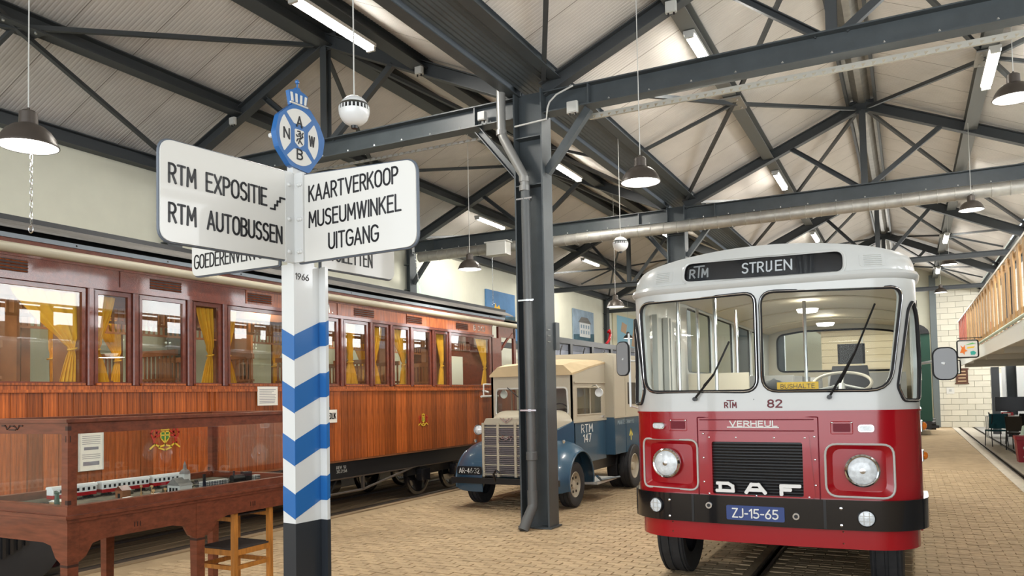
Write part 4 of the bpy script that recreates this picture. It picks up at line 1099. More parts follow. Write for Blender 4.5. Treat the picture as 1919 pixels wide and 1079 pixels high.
MB().box((x0-.001, y0-.001, 0), (x1+.001, y1, pb)).box((x0-FX-.001, y1, 0), (x1+FX+.001, y1+.022, pb)).build('post_foot', SLATE, sp)
stripes().build('blue_stripes', SIGNB, sp)
MB().box((x0+.02, y0+.02, pt), (x1-.01, y1-.02, 2.86)).build('inner_post', POSTW, sp)
fp = frame_map((x1+.002, y0, 0), (0, 1, 0), (0, 0, 1)); mb = MB(); text(mb, '1966', fp, .01, 2.345, .03, .085, .12, raise_=.0006); mb.build('year_mark', mat('year_grey', (.06, .055, .05), .5), sp)
def panel(o, u, nm, lines, arrow=None, label=None, back=False):
    """enamel panel starting .03 from the post axis; lines: (text,x0,z0,w,h)"""
    mp = frame_map(o, u, (0, 0, 1))
    ol = roundpoly([(.03, 2.42), (.775, 2.415), (.775, 2.80), (.03, 2.85)] if not back else [(.10, 2.425), (.805, 2.425), (.805, 2.80), (.10, 2.84)], [.004, .06, .06, .004] , 7)
    p = MB().sheet(ol, [], lambda a, b, d: mp(a, b, d-.011), .022).build('direction_panel', SIGNW, sp, label=label)
    rim(MB(), ol, lambda a, b, d: mp(a, b, .003), .0085).build('panel_rim', mat('rim_dark', (.10, .12, .15), .4), p)
    for side in (1,) :
        for tx, a, b, w, h in lines:
            mb = MB(); text(mb, tx, lambda s_, t_, d=0: mp(s_, t_, d-.012), a, b, h, w, .125, raise_=.0015); mb.build('word', LETK, p)
    return p
O0 = (0, 0, 0)
# right panel: text reads from post outwards
panel((0, 0, 0), (1, 0, 0), 'r', [('KAARTVERKOOP', .108, 2.712, .565, .072), ('MUSEUMWINKEL', .108, 2.585, .58, .072), ('UITGANG', .24, 2.465, .31, .072)], label='pale blue-white panel reading KAARTVERKOOP MUSEUMWINKEL UITGANG')
# left panel runs towards the viewer and is read from its outer end
pl_ = lambda a: a
def leftpanel():
    mp = frame_map((0, -.80, 0), (0, 1, 0), (0, 0, 1))    # u from outer end to the post
    ol = roundpoly([(.065, 2.42), (.77, 2.43), (.77, 2.862), (.065, 2.85)], [.06, .004, .004, .06], 7)
    p = MB().sheet(ol, [], lambda a, b, d: mp(a, b, d-.011), .022).build('direction_panel', SIGNW, sp, label='cream-white panel reading RTM EXPOSITIE and RTM AUTOBUSSEN')
    rim(MB(), ol, lambda a, b, d: mp(a, b, .003), .0085).build('panel_rim', MATS['rim_dark'], p)
    q = lambda s_, t_, d=0: mp(s_, t_, d-.012)
    for tx, a, b, w in (('RTM', .105, 2.672, .125), ('EXPOSITIE', .285, 2.672, .325), ('RTM', .105, 2.505, .125), ('AUTOBUSSEN', .29, 2.505, .41)):
        mb = MB(); text(mb, tx, q, a, b, .078, w, .125, raise_=.0015); mb.build('word', LETK, p)
    mb = MB(); strokes(mb, [[(.635, 2.662), (.66, 2.662), (.66, 2.683), (.675, 2.683), (.675, 2.704), (.692, 2.704), (.692, 2.724), (.72, 2.724)]], q, .009, .0015)
    mb.build('stair_symbol', LETK, p)
leftpanel()
def backpanel_left():
    mp = frame_map((-.82, .0, 0), (1, 0, 0), (0, 0, 1))
    ol = roundpoly([(.005, 2.435), (.70, 2.425), (.70, 2.82), (.005, 2.82)], [.05, .004, .004, .05], 7)
    p = MB().sheet(ol, [], lambda a, b, d: mp(a, b, d-.011), .022).build('direction_panel', SIGNW, sp, label='rear panel at left reading GOEDEREN')
    rim(MB(), ol, lambda a, b, d: mp(a, b, .003), .0085).build('panel_rim', MATS['rim_dark'], p)
    mb = MB(); text(mb, 'GOEDERENVERVOER', lambda s_, t_, d=0: mp(s_, t_, d-.012), .03, 2.475, .072, .64, .11, raise_=.0015); mb.build('panel_lettering', LETK, p)
backpanel_left()
def backpanel_right():
    mp = frame_map((0, .0, 0), (0, 1, 0), (0, 0, 1))
    ol = roundpoly([(.16, 2.42), (.715, 2.42), (.715, 2.82), (.16, 2.82)], [.004, .05, .05, .004], 7)
    p = MB().sheet(ol, [], lambda a, b, d: mp(a, b, d-.011), .022).build('direction_panel', SIGNW, sp, label='cream rear panel at right reading TOILETTEN')
    rim(MB(), ol, lambda a, b, d: mp(a, b, .003), .0085).build('panel_rim', MATS['rim_dark'], p)
    mb = MB(); text(mb, 'TOILETTEN', lambda s_, t_, d=0: mp(s_, t_, d-.012), .22, 2.468, .075, .31, .11, raise_=.0015); mb.build('panel_lettering', LETK, p)
backpanel_right()
# angle strips with rivets where the front panels meet
MB().box((-.012, -.075, 2.42), (.014, -.012, 2.865)).build('angle_strip', POSTW, sp)
MB().box((.0, -.022, 2.42), (.075, -.011, 2.86)).build('angle_strip', POSTW, sp)
for z in (2.47, 2.63, 2.80):
    for p, ax in (((.014, -.055), (1, 0, 0)), ((.045, -.022), (0, -1, 0)), ((.06, -.022), (0, -1, 0))):
        MB().lathe([(.011, 0), (.010, .005), (.005, .009), (0, .010)], (p[0], p[1], z), ax, 12).build('rivet', POSTW, sp)
# shield with crown
bm_ = frame_map((.018, 0, 3.045), (0, 1, 0), (0, 0, 1))
S = 1.0
octo = [(-.058, -.152), (.062, -.166), (.155, -.05), (.17, .03), (.135, .10), (.069, .163), (-.034, .163), (-.125, .085), (-.148, -.005), (-.13, -.075)]
octo = roundpoly(octo, .012, 2)
sh = MB().sheet(octo, [], lambda a, b, d: bm_(a, b, d-.012), .034).build('shield_plate', SIGNB, sp)
crown = [(-.048, .155), (.048, .155), (.062, .222), (.040, .232), (.014, .238), (.010, .250), (-.010, .250), (-.014, .238), (-.040, .232), (-.062, .222)]
cr_ = MB().sheet(crown, [], lambda a, b, d: bm_(a, b, d-.008), .022).build('crown', SIGNB, sp)
MB().cyl(bm_(0, .25, 0), bm_(0, .272, 0), .004, 8).ball(bm_(0, .281, 0), .011, 6).build('crown_finial', SIGNB, cr_)
mb = MB()
for a in (-.040, -.014, .014, .040): mb.sheet([(a-.006, .172), (a+.006, .172), (a*1.15+.006, .215), (a*1.15-.006, .215)], [], lambda u, v, d: bm_(u, v, d-.013), .008)
mb.build('crown_rays', SIGNW, cr_)
mb = MB(); mb.tube([bm_(u, v, -.012) for u, v in ((-.056, .163), (.056, .163))], .005, 6); mb.build('crown_band', SIGNW, cr_)
def sector(a0, a1, r0, r1):
    n = 8; E = 1.12
    o = [(r1*cos(radians(a0+(a1-a0)*i/n)), E*r1*sin(radians(a0+(a1-a0)*i/n))) for i in range(n+1)]
    ca = radians((a0+a1)/2); hw = r0*.62
    inn = [(r0*cos(ca)-hw*sin(ca)*k, E*(r0*sin(ca)+hw*cos(ca)*k)) for k in (1, -1)]
    return roundpoly(o+inn, .006, 2)
for a0, a1, ch, lx, lz in ((50, 130, 'A', 0, .078), (140, 220, 'N', -.082, 0), (-40, 40, 'W', .080, 0), (230, 310, 'B', 0, -.086)):
    s_ = MB().sheet(sector(a0, a1, .056, .125), [], lambda u, v, d: bm_(u, v, d-.014), .006).build('shield_field', SIGNW, sh)
    mb = MB(); text(mb, ch, lambda u, v, d=0: bm_(u, v, d-.0145), lx, lz-.024, .048, .032, .16, align='c', raise_=.0015); mb.build('shield_letter', LETK, sh)
cs = roundpoly([(0, -.052), (.030, -.03), (.030, .038), (-.030, .038), (-.030, -.03)], .008, 3)
MB().sheet(cs, [], lambda u, v, d: bm_(u, v, d-.014), .006).build('centre_shield', SIGNW, sh)
mb = MB(); strokes(mb, [[(-.012, .028), (.002, .03), (.006, .02), (-.008, .014)], [(.0, .02), (.008, .0), (.0, -.015), (.016, -.032)], [(.004, .008), (-.016, .002), (-.02, .008)], [(.004, -.004), (-.014, -.012), (-.018, -.022)], [(.0, -.015), (-.008, -.032)], [(.01, -.004), (.02, .006), (.014, .016), (.022, .026)]], lambda u, v, d=0: bm_(u, v, d-.0145), .006, .0015)
mb.build('lion_mark', LETK, sh)
MB().box((-.05, -.03, 2.85), (.01, .06, 2.875)).box((-.02, -.035, 2.86), (.02, .05, 2.93)).build('shield_bracket', POSTW, sp)
MB().cyl((-.03, -.13, 3.03), (.01, -.13, 3.03), .012, 8).build('bracket_bolt', POSTW, sp)

# ================================================================ SHOWCASE TABLE
TX0, TX1, TY0, TY1 = -5.18, -4.20, 2.73, 4.62
sc_ = thing('display_table', 'mahogany showcase table with glass sides holding a model tramway', 'table', ((TX0+TX1)/2, (TY0+TY1)/2, 0))
def T(mb, n, mt=MAHOG, par=None, **k): return mb.build(n, mt, par or sc_, world=True, **k)
def ringbar(z0, z1, o, i, name, mt=MAHOG):
    """four rails round the case: outset o, inset i from the edge line"""
    T(MB().box((TX1-i, TY0-o, z0), (TX1+o, TY1+o, z1)), name, mt); T(MB().box((TX0-o, TY0-o, z0), (TX0+i, TY1+o, z1)), name, mt)
    T(MB().box((TX0+i, TY0-o, z0), (TX1-i, TY0+i, z1)), name, mt); T(MB().box((TX0+i, TY1-i, z0), (TX1-i, TY1+o, z1)), name, mt)
ringbar(1.105, 1.125, .025, .06, 'ledge_moulding'); ringbar(1.085, 1.105, .012, .06, 'ledge_moulding'); ringbar(1.125, 1.175, .004, .05, 'case_rail')
ringbar(1.645, 1.665, .022, .07, 'top_moulding'); ringbar(1.58, 1.645, .0, .045, 'top_rail')
T(MB().box((TX0+.05, TY0+.05, 1.652), (TX1-.05, TY1-.05, 1.658)), 'glass_top', GLASSD)
ap = [(TY0+.10, .93), (TY0+.14, .915)]
# aprons with bracketed corners
def apron_y(x):
    mp = frame_map((x, TY0, 0), (0, 1, 0), (0, 0, 1)); L = TY1-TY0; m_ = (3.64-TY0)
    P = [(0, 1.085), (0, .86), (.07, .86), (.11, .885), (.15, .95), (.22, .965)]
    for c in (m_,): P += [(c-.22, .965), (c-.13, .945), (c-.09, .88), (c-.05, .86), (c+.06, .86), (c+.10, .88), (c+.14, .945), (c+.23, .965)]
    P += [(L-.22, .965), (L-.15, .95), (L-.11, .885), (L-.07, .86), (L, .86), (L, 1.085)]
    return MB().sheet(P[::-1], [], mp, .02)
def apron_x(y):
    mp = frame_map((TX0, y, 0), (1, 0, 0), (0, 0, 1)); L = TX1-TX0
    P = [(0, 1.085), (0, .86), (.07, .86), (.11, .885), (.15, .95), (.22, .965), (L-.22, .965), (L-.15, .95), (L-.11, .885), (L-.07, .86), (L, .86), (L, 1.085)]
    return MB().sheet(P[::-1], [], mp, .02)
T(apron_y(TX1), 'apron'); T(apron_y(TX0+.02), 'apron'); T(apron_x(TY0), 'apron'); T(apron_x(TY1-.02), 'apron')
for x in (TX0, TX1-.065):
    for y in (TY0, 3.61, TY1-.065):
        l = MB().hexa([(x+.008, y+.008, 0), (x+.057, y+.008, 0), (x+.057, y+.057, 0), (x+.008, y+.057, 0), (x, y, .86), (x+.065, y, .86), (x+.065, y+.065, .86), (x, y+.065, .86)]).box((x-.003, y-.003, .86), (x+.068, y+.068, 1.086))
        o = T(l, 'leg'); MB().box((x-.001, y-.001, .835), (x+.066, y+.066, .85)).build('inlay_band', MAHOGD, o, world=True)
for x in (TX0, TX1-.055):
    for y in (TY0, TY1-.055):
        o = T(MB().box((x, y, 1.175), (x+.055, y+.055, 1.58)), 'corner_post')
        for z in (1.60, 1.185):
            MB().box((x+.035 if x > -5 else x, y-.002, z), (x+.057 if x > -5 else x+.02, y+.02, z+.024)).build('inlay_square', MAHOGD, o, world=True)
        MB().box((x+.035, y-.0015, 1.535), (x+.041, y, 1.57)).box((x+.0535, y+.012, 1.535), (x+.0565, y+.018, 1.57)).build('inlay_stripe', MAHOGD, o, world=True)
T(MB().box((TX1-.03, TY0+.05, 1.175), (TX1-.026, TY1-.05, 1.59)), 'glass_pane', GLASSD); T(MB().box((TX0+.026, TY0+.05, 1.175), (TX0+.03, TY1-.05, 1.59)), 'glass_pane', GLASSD)
T(MB().box((TX0+.05, TY0+.026, 1.175), (TX1-.05, TY0+.03, 1.59)), 'glass_pane', GLASSD); T(MB().box((TX0+.05, TY1-.03, 1.175), (TX1-.05, TY1-.026, 1.59)), 'glass_pane', GLASSD)
T(MB().box((TX0+.02, TY0+.02, 1.09), (TX1-.02, TY1-.02, 1.128)), 'case_floor', mat('model_ground', (.16, .14, .10), .9, noise=.5, nscale=14))
for yy_ in (3.17, 4.1):
    mb = MB()
    for k in (-.02, 0, .02): mb.box((TX1-.001, yy_+k-.003, 1.0), (TX1+.002, yy_+k+.003, 1.03))
    T(mb, 'inlay_stripes', MAHOGD)
mp = frame_map((-4.72, TY0-.001, 1.615), (1, 0, 0), (0, 0, 1)); mb = MB()
strokes(mb, [[(-.10, .012), (-.07, .012), (-.05, -.008), (-.02, .01), (.02, .01), (.05, -.008), (.07, .012), (.10, .012)], [(-.03, -.012), (.03, -.012)]], mp, .008); T(mb, 'carved_inlay', MAHOGD)
# models inside -------------------------------------------------------
ZT = 1.128
def mcoach(x, y, L, label, body=RED):
    t = thing('model_coach', label, 'model', (x, y, ZT), 0, None)
    MB().bevbox((-.033, -L/2, .022), (.033, L/2, .045), .004).build('lower_body', body, t); MB().bevbox((-.032, -L/2, .045), (.032, L/2, .082), .004).build('upper_body', WHITE, t)
    MB().prism([(-.035, -L/2-.004, .082), (.035, -L/2-.004, .082), (.028, -L/2-.004, .096), (0, -L/2-.004, .1), (-.028, -L/2-.004, .096)], (0, L+.008, 0)).build('roof', WHITE, t)
    n = int(L/.036); mb = MB()
    for i in range(n):
        yy_ = -L/2+(i+.5)*L/n; mb.box((-.0335, yy_-.008, .054), (.0335, yy_+.008, .074))
    mb.build('windows', SCREEN, t)
    mb = MB()
    for k in (-.36, .36):
        for s in (-.012, .012): mb.cyl((-.026, k*L+s, .01), (.026, k*L+s, .01), .011, 10)
    mb.build('wheels', BLACK, t)
def mtrack(x, label):
    mb = MB()
    for dx in (-.02, .02): mb.box((x+dx-.002, TY0+.1, ZT), (x+dx+.002, TY1-.1, ZT+.006))
    i = 0
    while TY0+.12+i*.03 < TY1-.1: mb.box((x-.034, TY0+.115+i*.03, ZT-.001), (x+.034, TY0+.127+i*.03, ZT+.003)); i += 1
    tag(mb.build('model_track', RAILM), label, 'track')
mtrack(-4.86, 'model track carrying the red and white model coaches'); mtrack(-4.48, 'model track near the front glass of the showcase')
mcoach(-4.86, 3.19, .30, 'red and white model coach behind the showcase corner post'); mcoach(-4.86, 3.56, .36, 'red and white model coach in the middle of its train'); mcoach(-4.86, 3.92, .30, 'red and white model coach behind the grey church model')
def mbox(name, label, cat, x, y, a, b, h, mt, roof=None, ridge=0):
    t = thing(name, label, cat, (x, y, ZT)); MB().box((-a/2, -b/2, 0), (a/2, b/2, h)).build('walls', mt, t)
    if ridge: MB().prism([(-a/2-.005, -b/2-.005, h), (a/2+.005, -b/2-.005, h), (0, -b/2-.005, h+ridge)], (0, b+.01, 0)).build('roof', roof or GREYR, t)
    return t
ch = mbox('model_church', 'grey model church with a pointed tower in the showcase', 'model', -4.42, 3.66, .12, .10, .06, GREYB, GREYR, .05)
MB().box((-.03, .02, .05), (.02, .07, .13)).build('tower', GREYB, ch); MB().lathe([(.036, .13), (.03, .15), (.012, .165), (.010, .19), (0, .22)], (-.005, .045, 0), n=8).build('spire', GREYR, ch)
for dx in (-.04, -.01, .02): MB().box((dx, -.052, .015), (dx+.018, -.049, .045)).build('arched_window', SCREEN, ch)
hs = mbox('model_shed', 'brown model shed with a gable among the model tracks', 'model', -4.62, 3.38, .07, .06, .05, WOODI, MAHOG, .03)
MB().box((-.01, -.032, 0), (.012, -.029, .03)).build('door', SCREEN, hs)
mc = thing('model_crane', 'dark green model signal tower left of the corner post', 'model', (-4.5, 2.86, ZT))
MB().bevbox((-.04, -.03, 0), (.04, .03, .02), .005).build('base', GREEN, mc); MB().lathe([(.016, .02), (.012, .09), (.016, .1), (0, .11)], n=8).build('tower', GREEN, mc)
mh = mbox('model_hut', 'tan model hut left of the green signal tower', 'model', -4.6, 2.92, .06, .05, .035, PICKET, PAPER, .012)
for k, (x, y, lb) in enumerate(((-4.35, 3.22, 'dark model wagon with a pale load by the front glass'), (-4.34, 3.42, 'second dark model wagon with a pale load, next to the crossing gates'))):
    t = thing('model_wagon', lb, 'model', (x, y, ZT)); MB().bevbox((-.025, -.05, .014), (.025, .05, .03), .004).build('tray', GREEN, t)
    MB().box((-.018, -.03, .03), (.018, .02, .036)).build('load', PAPER, t); mb = MB()
    for s in (-.03, .03): mb.cyl((-.024, s, .01), (.024, s, .01), .01, 10)
    mb.build('wheels', BLACK, t)
fl = thing('model_locomotive', 'black model steam locomotive heading the grey goods train', 'model', (-4.46, 4.22, ZT))
MB().cyl((0, -.07, .05), (0, .05, .05), .024, 14).build('boiler', BLACK, fl); MB().box((-.028, .04, .03), (.028, .10, .09)).build('cab', BLACK, fl); MB().cyl((0, -.05, .07), (0, -.05, .105), .008, 10).build('chimney', BLACK, fl)
MB().box((-.026, -.08, .02), (.026, .10, .032)).build('frame', BLACK, fl); mb = MB()
for s in (-.05, -.01, .03, .07): mb.cyl((-.024, s, .014), (.024, s, .014), .014, 12)
mb.build('wheels', BLACK, fl)
for i in range(5):
    y = 3.90+i*.058 if i < 4 else 4.38
    t = thing('model_goods_wagon', ['grey model goods wagon at the tail of the goods train', 'second grey model goods wagon from the chimney stacks', 'middle grey model goods wagon', 'grey model goods wagon coupled to the locomotive', 'grey model goods wagon ahead of the locomotive'][i], 'model', (-4.46, y, ZT))
    MB().box((-.025, -.026, .016), (.025, .026, .055)).build('body', GREYB, t); mb = MB()
    for k in range(4): mb.box((.0245, -.022+k*.0135, .018), (.0275, -.018+k*.0135, .053))
    for k in range(2): mb.box((-.026, -.027, .026+k*.014), (.0265, .027, .029+k*.014))
    mb.build('battens', SCREEN, t)
cs_ = thing('model_chimneys', 'pair of dark model chimney stacks beside the goods train', 'model', (-4.40, 3.84, ZT))
for dx in (-.0, .014): MB().lathe([(.006, 0), (.005, .11), (.007, .115), (0, .116)], (0, dx, 0), n=8).build('stack', BLACK, cs_)
for i, (x, y) in enumerate(((-4.30, 3.36), (-4.29, 3.44), (-4.52, 3.52), (-4.6, 3.5))):
    mb = MB().cyl((x, y, ZT), (x, y, ZT+.07), .003, 6).box((x-.012, y-.002, ZT+.055), (x+.012, y+.002, ZT+.068)); mb.cyl((x, y, ZT), (x, y, ZT+.02), .007, 6)
    tag(mb.build('model_signal', PICKET), ['thin tan model signal nearest the front glass', 'thin tan model signal right of the crossing', 'thin tan model signal in front of the red coaches', 'thin tan model signal just behind the brown shed'][i], 'model')
dc = MB(); random.seed(3)
for i in range(150):
    x = random.uniform(-4.95, -4.28); y = random.uniform(3.5, 4.45); r_ = random.uniform(.005, .014)
    if abs(x+4.86) < .05 or abs(x+4.46) < .04: continue
    dc.box((x-r_, y-r_, ZT-.001), (x+r_, y+r_, ZT+r_*random.uniform(.6, 2.0)))
tag(dc.build('model_scrub', mat('scrub', (.06, .055, .035), .9)), 'dark bits of model scenery and scrap strewn over the model ground', 'scenery')['kind'] = 'stuff'

# ================================================================ STEP STOOL
so = thing('step_stool', 'tall orange pine step stool with a dark mat, half under the showcase table', 'stool', (-4.42, 4.15, 0))
def bx_(a, b, n, mt=PINE): return MB().box(a, b).build(n, mt, so, world=True)
xa, xb, ya, yb = -4.60, -4.235, 3.96, 4.33
for x in (xa, xb-.035):
    for y in (ya, yb-.035): bx_((x, y, 0), (x+.035, y+.035, .965 if x > -4.4 else .99), 'leg')
for z0, z1 in ((.66, .70), (.56, .59)):
    bx_((xa+.035, ya+.006, z0), (xb-.035, ya+.028, z1), 'rail'); bx_((xa+.035, yb-.028, z0), (xb-.035, yb-.006, z1), 'rail'); bx_((xb-.028, ya+.035, z0), (xb-.006, yb-.035, z1), 'rail'); bx_((xa+.006, ya+.035, z0), (xa+.028, yb-.035, z1), 'rail')
bx_((xa+.01, ya+.012, .70), (xb-.01, yb-.012, .712), 'tread', mat('mat_dark', (.05, .04, .035), .9, bump=.6, bscale=200))
bx_((xa+.006, ya+.03, .915), (xa+.03, yb-.03, .95), 'top_rail'); bx_((xa+.035, yb-.03, .90), (xb-.035, yb-.008, .93), 'top_rail'); bx_((xa+.035, ya+.008, .90), (xb-.035, ya+.03, .93), 'top_rail')
bx_((xa+.02, ya+.02, .93), (xb-.05, yb-.02, .94), 'upper_mat', MATS['mat_dark'])
# ================================================================ WOODEN COACH
CX, CY0, CY1 = -7.6, 2.2, 13.98
CW = 2.0
co = thing('tram_coach', 'long varnished wooden coach with yellow curtains and a dark clerestory roof', 'coach', (CX-CW/2, (CY0+CY1)/2, 0))
def C_(mb, n, mt, par=None, **k): return mb.build(n, mt, par or co, world=True, **k)
# lower side planks
pl0 = None; y = CY0; w = .155
n = int((CY1-CY0)/w); w = (CY1-CY0)/n
for i in range(n):
    if pl0 is None:
        mb = MB().add([(0, 0, 0), (0, w, 0), (0, w, 1.04), (0, 0, 1.04), (.012, .003, 0), (.012, w-.003, 0), (.012, w-.003, 1.04), (.012, .003, 1.04)], [(4, 5, 6, 7), (0, 4, 7, 3), (1, 2, 6, 5), (0, 1, 5, 4), (3, 7, 6, 2)])
        pl0 = mb.build('plank', WOODO, co); pl0.location = wmat(co).inverted() @ Vector((CX, CY0, .83))
    else: inst(pl0, wmat(co).inverted() @ Vector((CX, CY0+i*w, .83)), co)
C_(MB().box((CX-.05, CY0, .80), (CX-.002, CY1, 1.88)), 'side_wall', WOODI)
C_(MB().box((CX-.02, CY0, 1.865), (CX+.035, CY1, 1.895)).box((CX-.02, CY0, 1.895), (CX+.018, CY1, 1.935)), 'waist_rail', WOODO)
wins = [(2.35, 3.25, 0), (3.36, 5.12, 0), (5.23, 5.65, 0), (5.76, 6.37, 0), (6.49, 6.90, 1), (7.02, 8.12, 1), (8.22, 8.58, 1), (8.68, 9.13, 1), (9.27, 9.85, 1), (9.99, 10.39, 1), (10.53, 10.99, 1), (11.09, 11.66, 1), (11.80, 12.25, 1), (12.33, 13.88, 1)]
ZW0, ZW1 = 1.95, 2.94
outer = [(CY0, 1.93), (CY1, 1.93), (CY1, 3.21), (CY0, 3.21)]
sm_ = frame_map((CX, 0, 0), (0, 1, 0), (0, 0, 1))
hs_ = [[(a, ZW0), (b, ZW0), (b, ZW1), (a, ZW1)] for a, b, _ in wins]
C_(MB().sheet(outer, hs_, sm_, .05), 'window_wall', WOODR)
for a, b, k in wins:
    f = MB(); t = .035; zt1 = ZW1
    f.box((CX-.03, a, ZW0), (CX+.006, a+t, zt1)).box((CX-.03, b-t, ZW0), (CX+.006, b, zt1)).box((CX-.03, a+t, zt1-t), (CX+.006, b-t, zt1)).box((CX-.03, a+t, ZW0), (CX+.006, b-t, ZW0+t*.7))
    o = C_(f, 'window_frame', WOODO if False else WOODR)
    MB().box((CX+.004, a+.01, ZW0-.012), (CX+.03, b-.01, ZW0+.012)).build('window_sill', WOODO, o, world=True)
    MB().box((CX-.018, a+t, ZW0+t*.7), (CX-.014, b-t, zt1-t)).build('window_pane', GLASSC, o, world=True)
for i in range(len(wins)-1):
    a = (wins[i][1]+wins[i+1][0])/2; C_(MB().bevbox((CX, a-.035, 1.94), (CX+.03, a+.035, 2.985), .012), 'window_post', WOODR)
C_(MB().box((CX, CY0, 2.955), (CX+.035, CY1, 3.0)).box((CX, CY0, 3.18), (CX+.02, CY1, 3.215)), 'header_moulding', WOODR)
# letterboard planks
for a, b in ((2.2, 4.2), (4.22, 5.5), (5.52, 7.3), (7.32, 9.1), (9.12, 10.9), (10.92, 12.6), (12.62, 13.95)):
    C_(MB().box((CX-.005, a, 3.0), (CX+.010, b-.004, 3.18)), 'letterboard_plank', WOODR if b < 8 else WOODO)
for yc, L in ((4.25, .55), (6.1, .42), (7.55, .42), (9.75, .5), (11.15, .45), (12.75, .45)):
    o = C_(MB().box((CX+.008, yc-L/2, 3.03), (CX+.013, yc+L/2, 3.15)), 'louvre_vent', mat('vent_dark', (.03, .008, .004), .5))
    for k in range(4):
        z = 3.035+k*.031; MB().hexa([(CX+.01, yc-L/2, z), (CX+.012, yc-L/2, z), (CX+.012, yc+L/2, z), (CX+.01, yc+L/2, z), (CX+.01, yc-L/2, z+.012), (CX+.026, yc-L/2, z+.008), (CX+.026, yc+L/2, z+.008), (CX+.01, yc+L/2, z+.012)]).build('louvre_slat', WOODO, o, world=True)
lm2 = frame_map((CX+.012, 0, 0), (0, 1, 0), (0, 0, 1))
mb = MB(); text(mb, 'R.T.M.', lm2, 8.15, 3.03, .12, .85, .16); C_(mb, 'company_lettering', LETW)
mb = MB(); text(mb, 'B 363', lm2, 13.2, 3.05, .09, .45, .15); C_(mb, 'coach_number', LETW)
mb = MB()
for r_ in range(9): mb.add([(CX, 0, 0)]*0, [])
# roof: rounded beige gutter, side strips, black recess, grey clerestory
def runner(prof, name, mt, y0, y1, smooth=False):
    mb = MB(); k = len(prof); v = [(x, y0, z) for x, z in prof]+[(x, y1, z) for x, z in prof]
    mb.add(v, [(i, i+1, k+i+1, k+i) for i in range(k-1)]+[tuple(range(k))[::-1], tuple(range(k, 2*k))]); return C_(mb, name, mt, smooth=smooth)
runner([(CX-.02, 3.205)]+[(CX+.03+.055*cos(a), 3.255+.05*sin(a)) for a in [radians(-90+180*i/8) for i in range(9)]]+[(CX-.02, 3.305)], 'roof_gutter', BEIGE, CY0, 15.4, True)
C_(MB().box((CX-.02, CY0, 3.305), (CX+.025, CY1+.5, 3.345)), 'roof_board', WOODR)
C_(MB().box((CX-.02, CY0, 3.345), (CX+.045, CY1+.5, 3.39)), 'blue_grey_strip', mat('strip_bluegrey', (.17, .20, .23), .45))
C_(MB().box((CX-.30, CY0, 3.3), (CX-.20, CY1+1.0, 3.62)), 'clerestory_side', BLACK)
C_(MB().box((CX-CW+.2, CY0, 3.3), (CX-CW+.3, CY1+1.0, 3.62)), 'clerestory_side', BLACK)
runner([(CX+.0, 3.345), (CX-.2, 3.42), (CX-.3, 3.44), (CX-CW/2, 3.44), (CX-CW+.3, 3.44), (CX-CW, 3.345)], 'lower_roof', BLACK, CY0, 15.35)
g = 0
for (xa_, za_, xb_, zb_) in ((-.02, 3.475, -.09, 3.515), (-.085, 3.513, -.17, 3.555), (-.165, 3.553, -.27, 3.597), (-.265, 3.595, -.4, 3.64), (-.395, 3.638, -.62, 3.69), (-.61, 3.688, -1.0, 3.72)):
    for s in (1, -1):
        X = lambda v_: CX+v_ if s > 0 else CX-CW-v_
        mb = MB(); v = [(X(xa_), CY0, za_), (X(xb_), CY0, zb_), (X(xb_), 15.0, zb_), (X(xa_), 15.0, za_), (X(xa_), CY0, za_-.02), (X(xb_), CY0, zb_-.02), (X(xb_), 15.0, zb_-.02), (X(xa_), 15.0, za_-.02)]
        mb.add(v, [(0, 3, 2, 1), (4, 5, 6, 7), (0, 4, 7, 3), (1, 2, 6, 5), (0, 1, 5, 4), (3, 7, 6, 2)]); C_(mb, 'roof_board', GREYR)
for i in range(12):
    MB().lathe([(.012, 0), (0, .006)], (CX+.046, 2.8+i*1.1, 3.368), (1, 0, 0), 6).build('strip_screw', BLACK, co, world=True)
# far side, floor, ceiling, partitions, benches
hs2 = [[(a, ZW0), (b, ZW0), (b, ZW1-.05), (a, ZW1-.05)] for a, b, _ in wins]
fm = frame_map((CX-CW, 0, 0), (0, 1, 0), (0, 0, 1))
C_(MB().sheet([(CY0, .8), (CY1, .8), (CY1, 3.3), (CY0, 3.3)], hs2, fm, .05), 'far_side_wall', WOODI)
for h in hs2: C_(MB().sheet(h, [], lambda u, v, d: fm(u, v, .02+d), .004), 'far_window_pane', GLASSC)
C_(MB().box((CX-CW+.05, CY0, 1.0), (CX-.05, CY1, 1.06)), 'floor_deck', WOODI); C_(MB().box((CX-CW+.05, CY0, 3.28), (CX-.05, CY1, 3.3)), 'ceiling_panel', CREAM)
for y in (5.18, 8.64, 12.28): C_(MB().box((CX-CW+.05, y-.02, 1.06), (CX-1.25, y+.02, 3.28)).box((CX-.6, y-.02, 1.06), (CX-.05, y+.02, 3.28)).box((CX-1.25, y-.02, 2.9), (CX-.6, y+.02, 3.28)), 'partition', WOODI)
for i, y in enumerate((2.7, 3.9, 5.9, 7.1, 8.2, 9.5, 10.4, 11.4)):
    for xx in (CX-.75, CX-CW+.08):
        bn = C_(MB().box((xx, y, 1.42), (xx+.66, y+.42, 1.47)), 'bench_seat', WOODO)
        mb = MB()
        for k in range(9): mb.box((xx+.02+k*.073, y+.42, 1.47), (xx+.045+k*.073, y+.44, 2.32))
        mb.box((xx, y+.41, 2.30), (xx+.66, y+.45, 2.37)).box((xx, y+.41, 2.0), (xx+.66, y+.45, 2.03)); mb.build('bench_back', WOODI, bn, world=True)
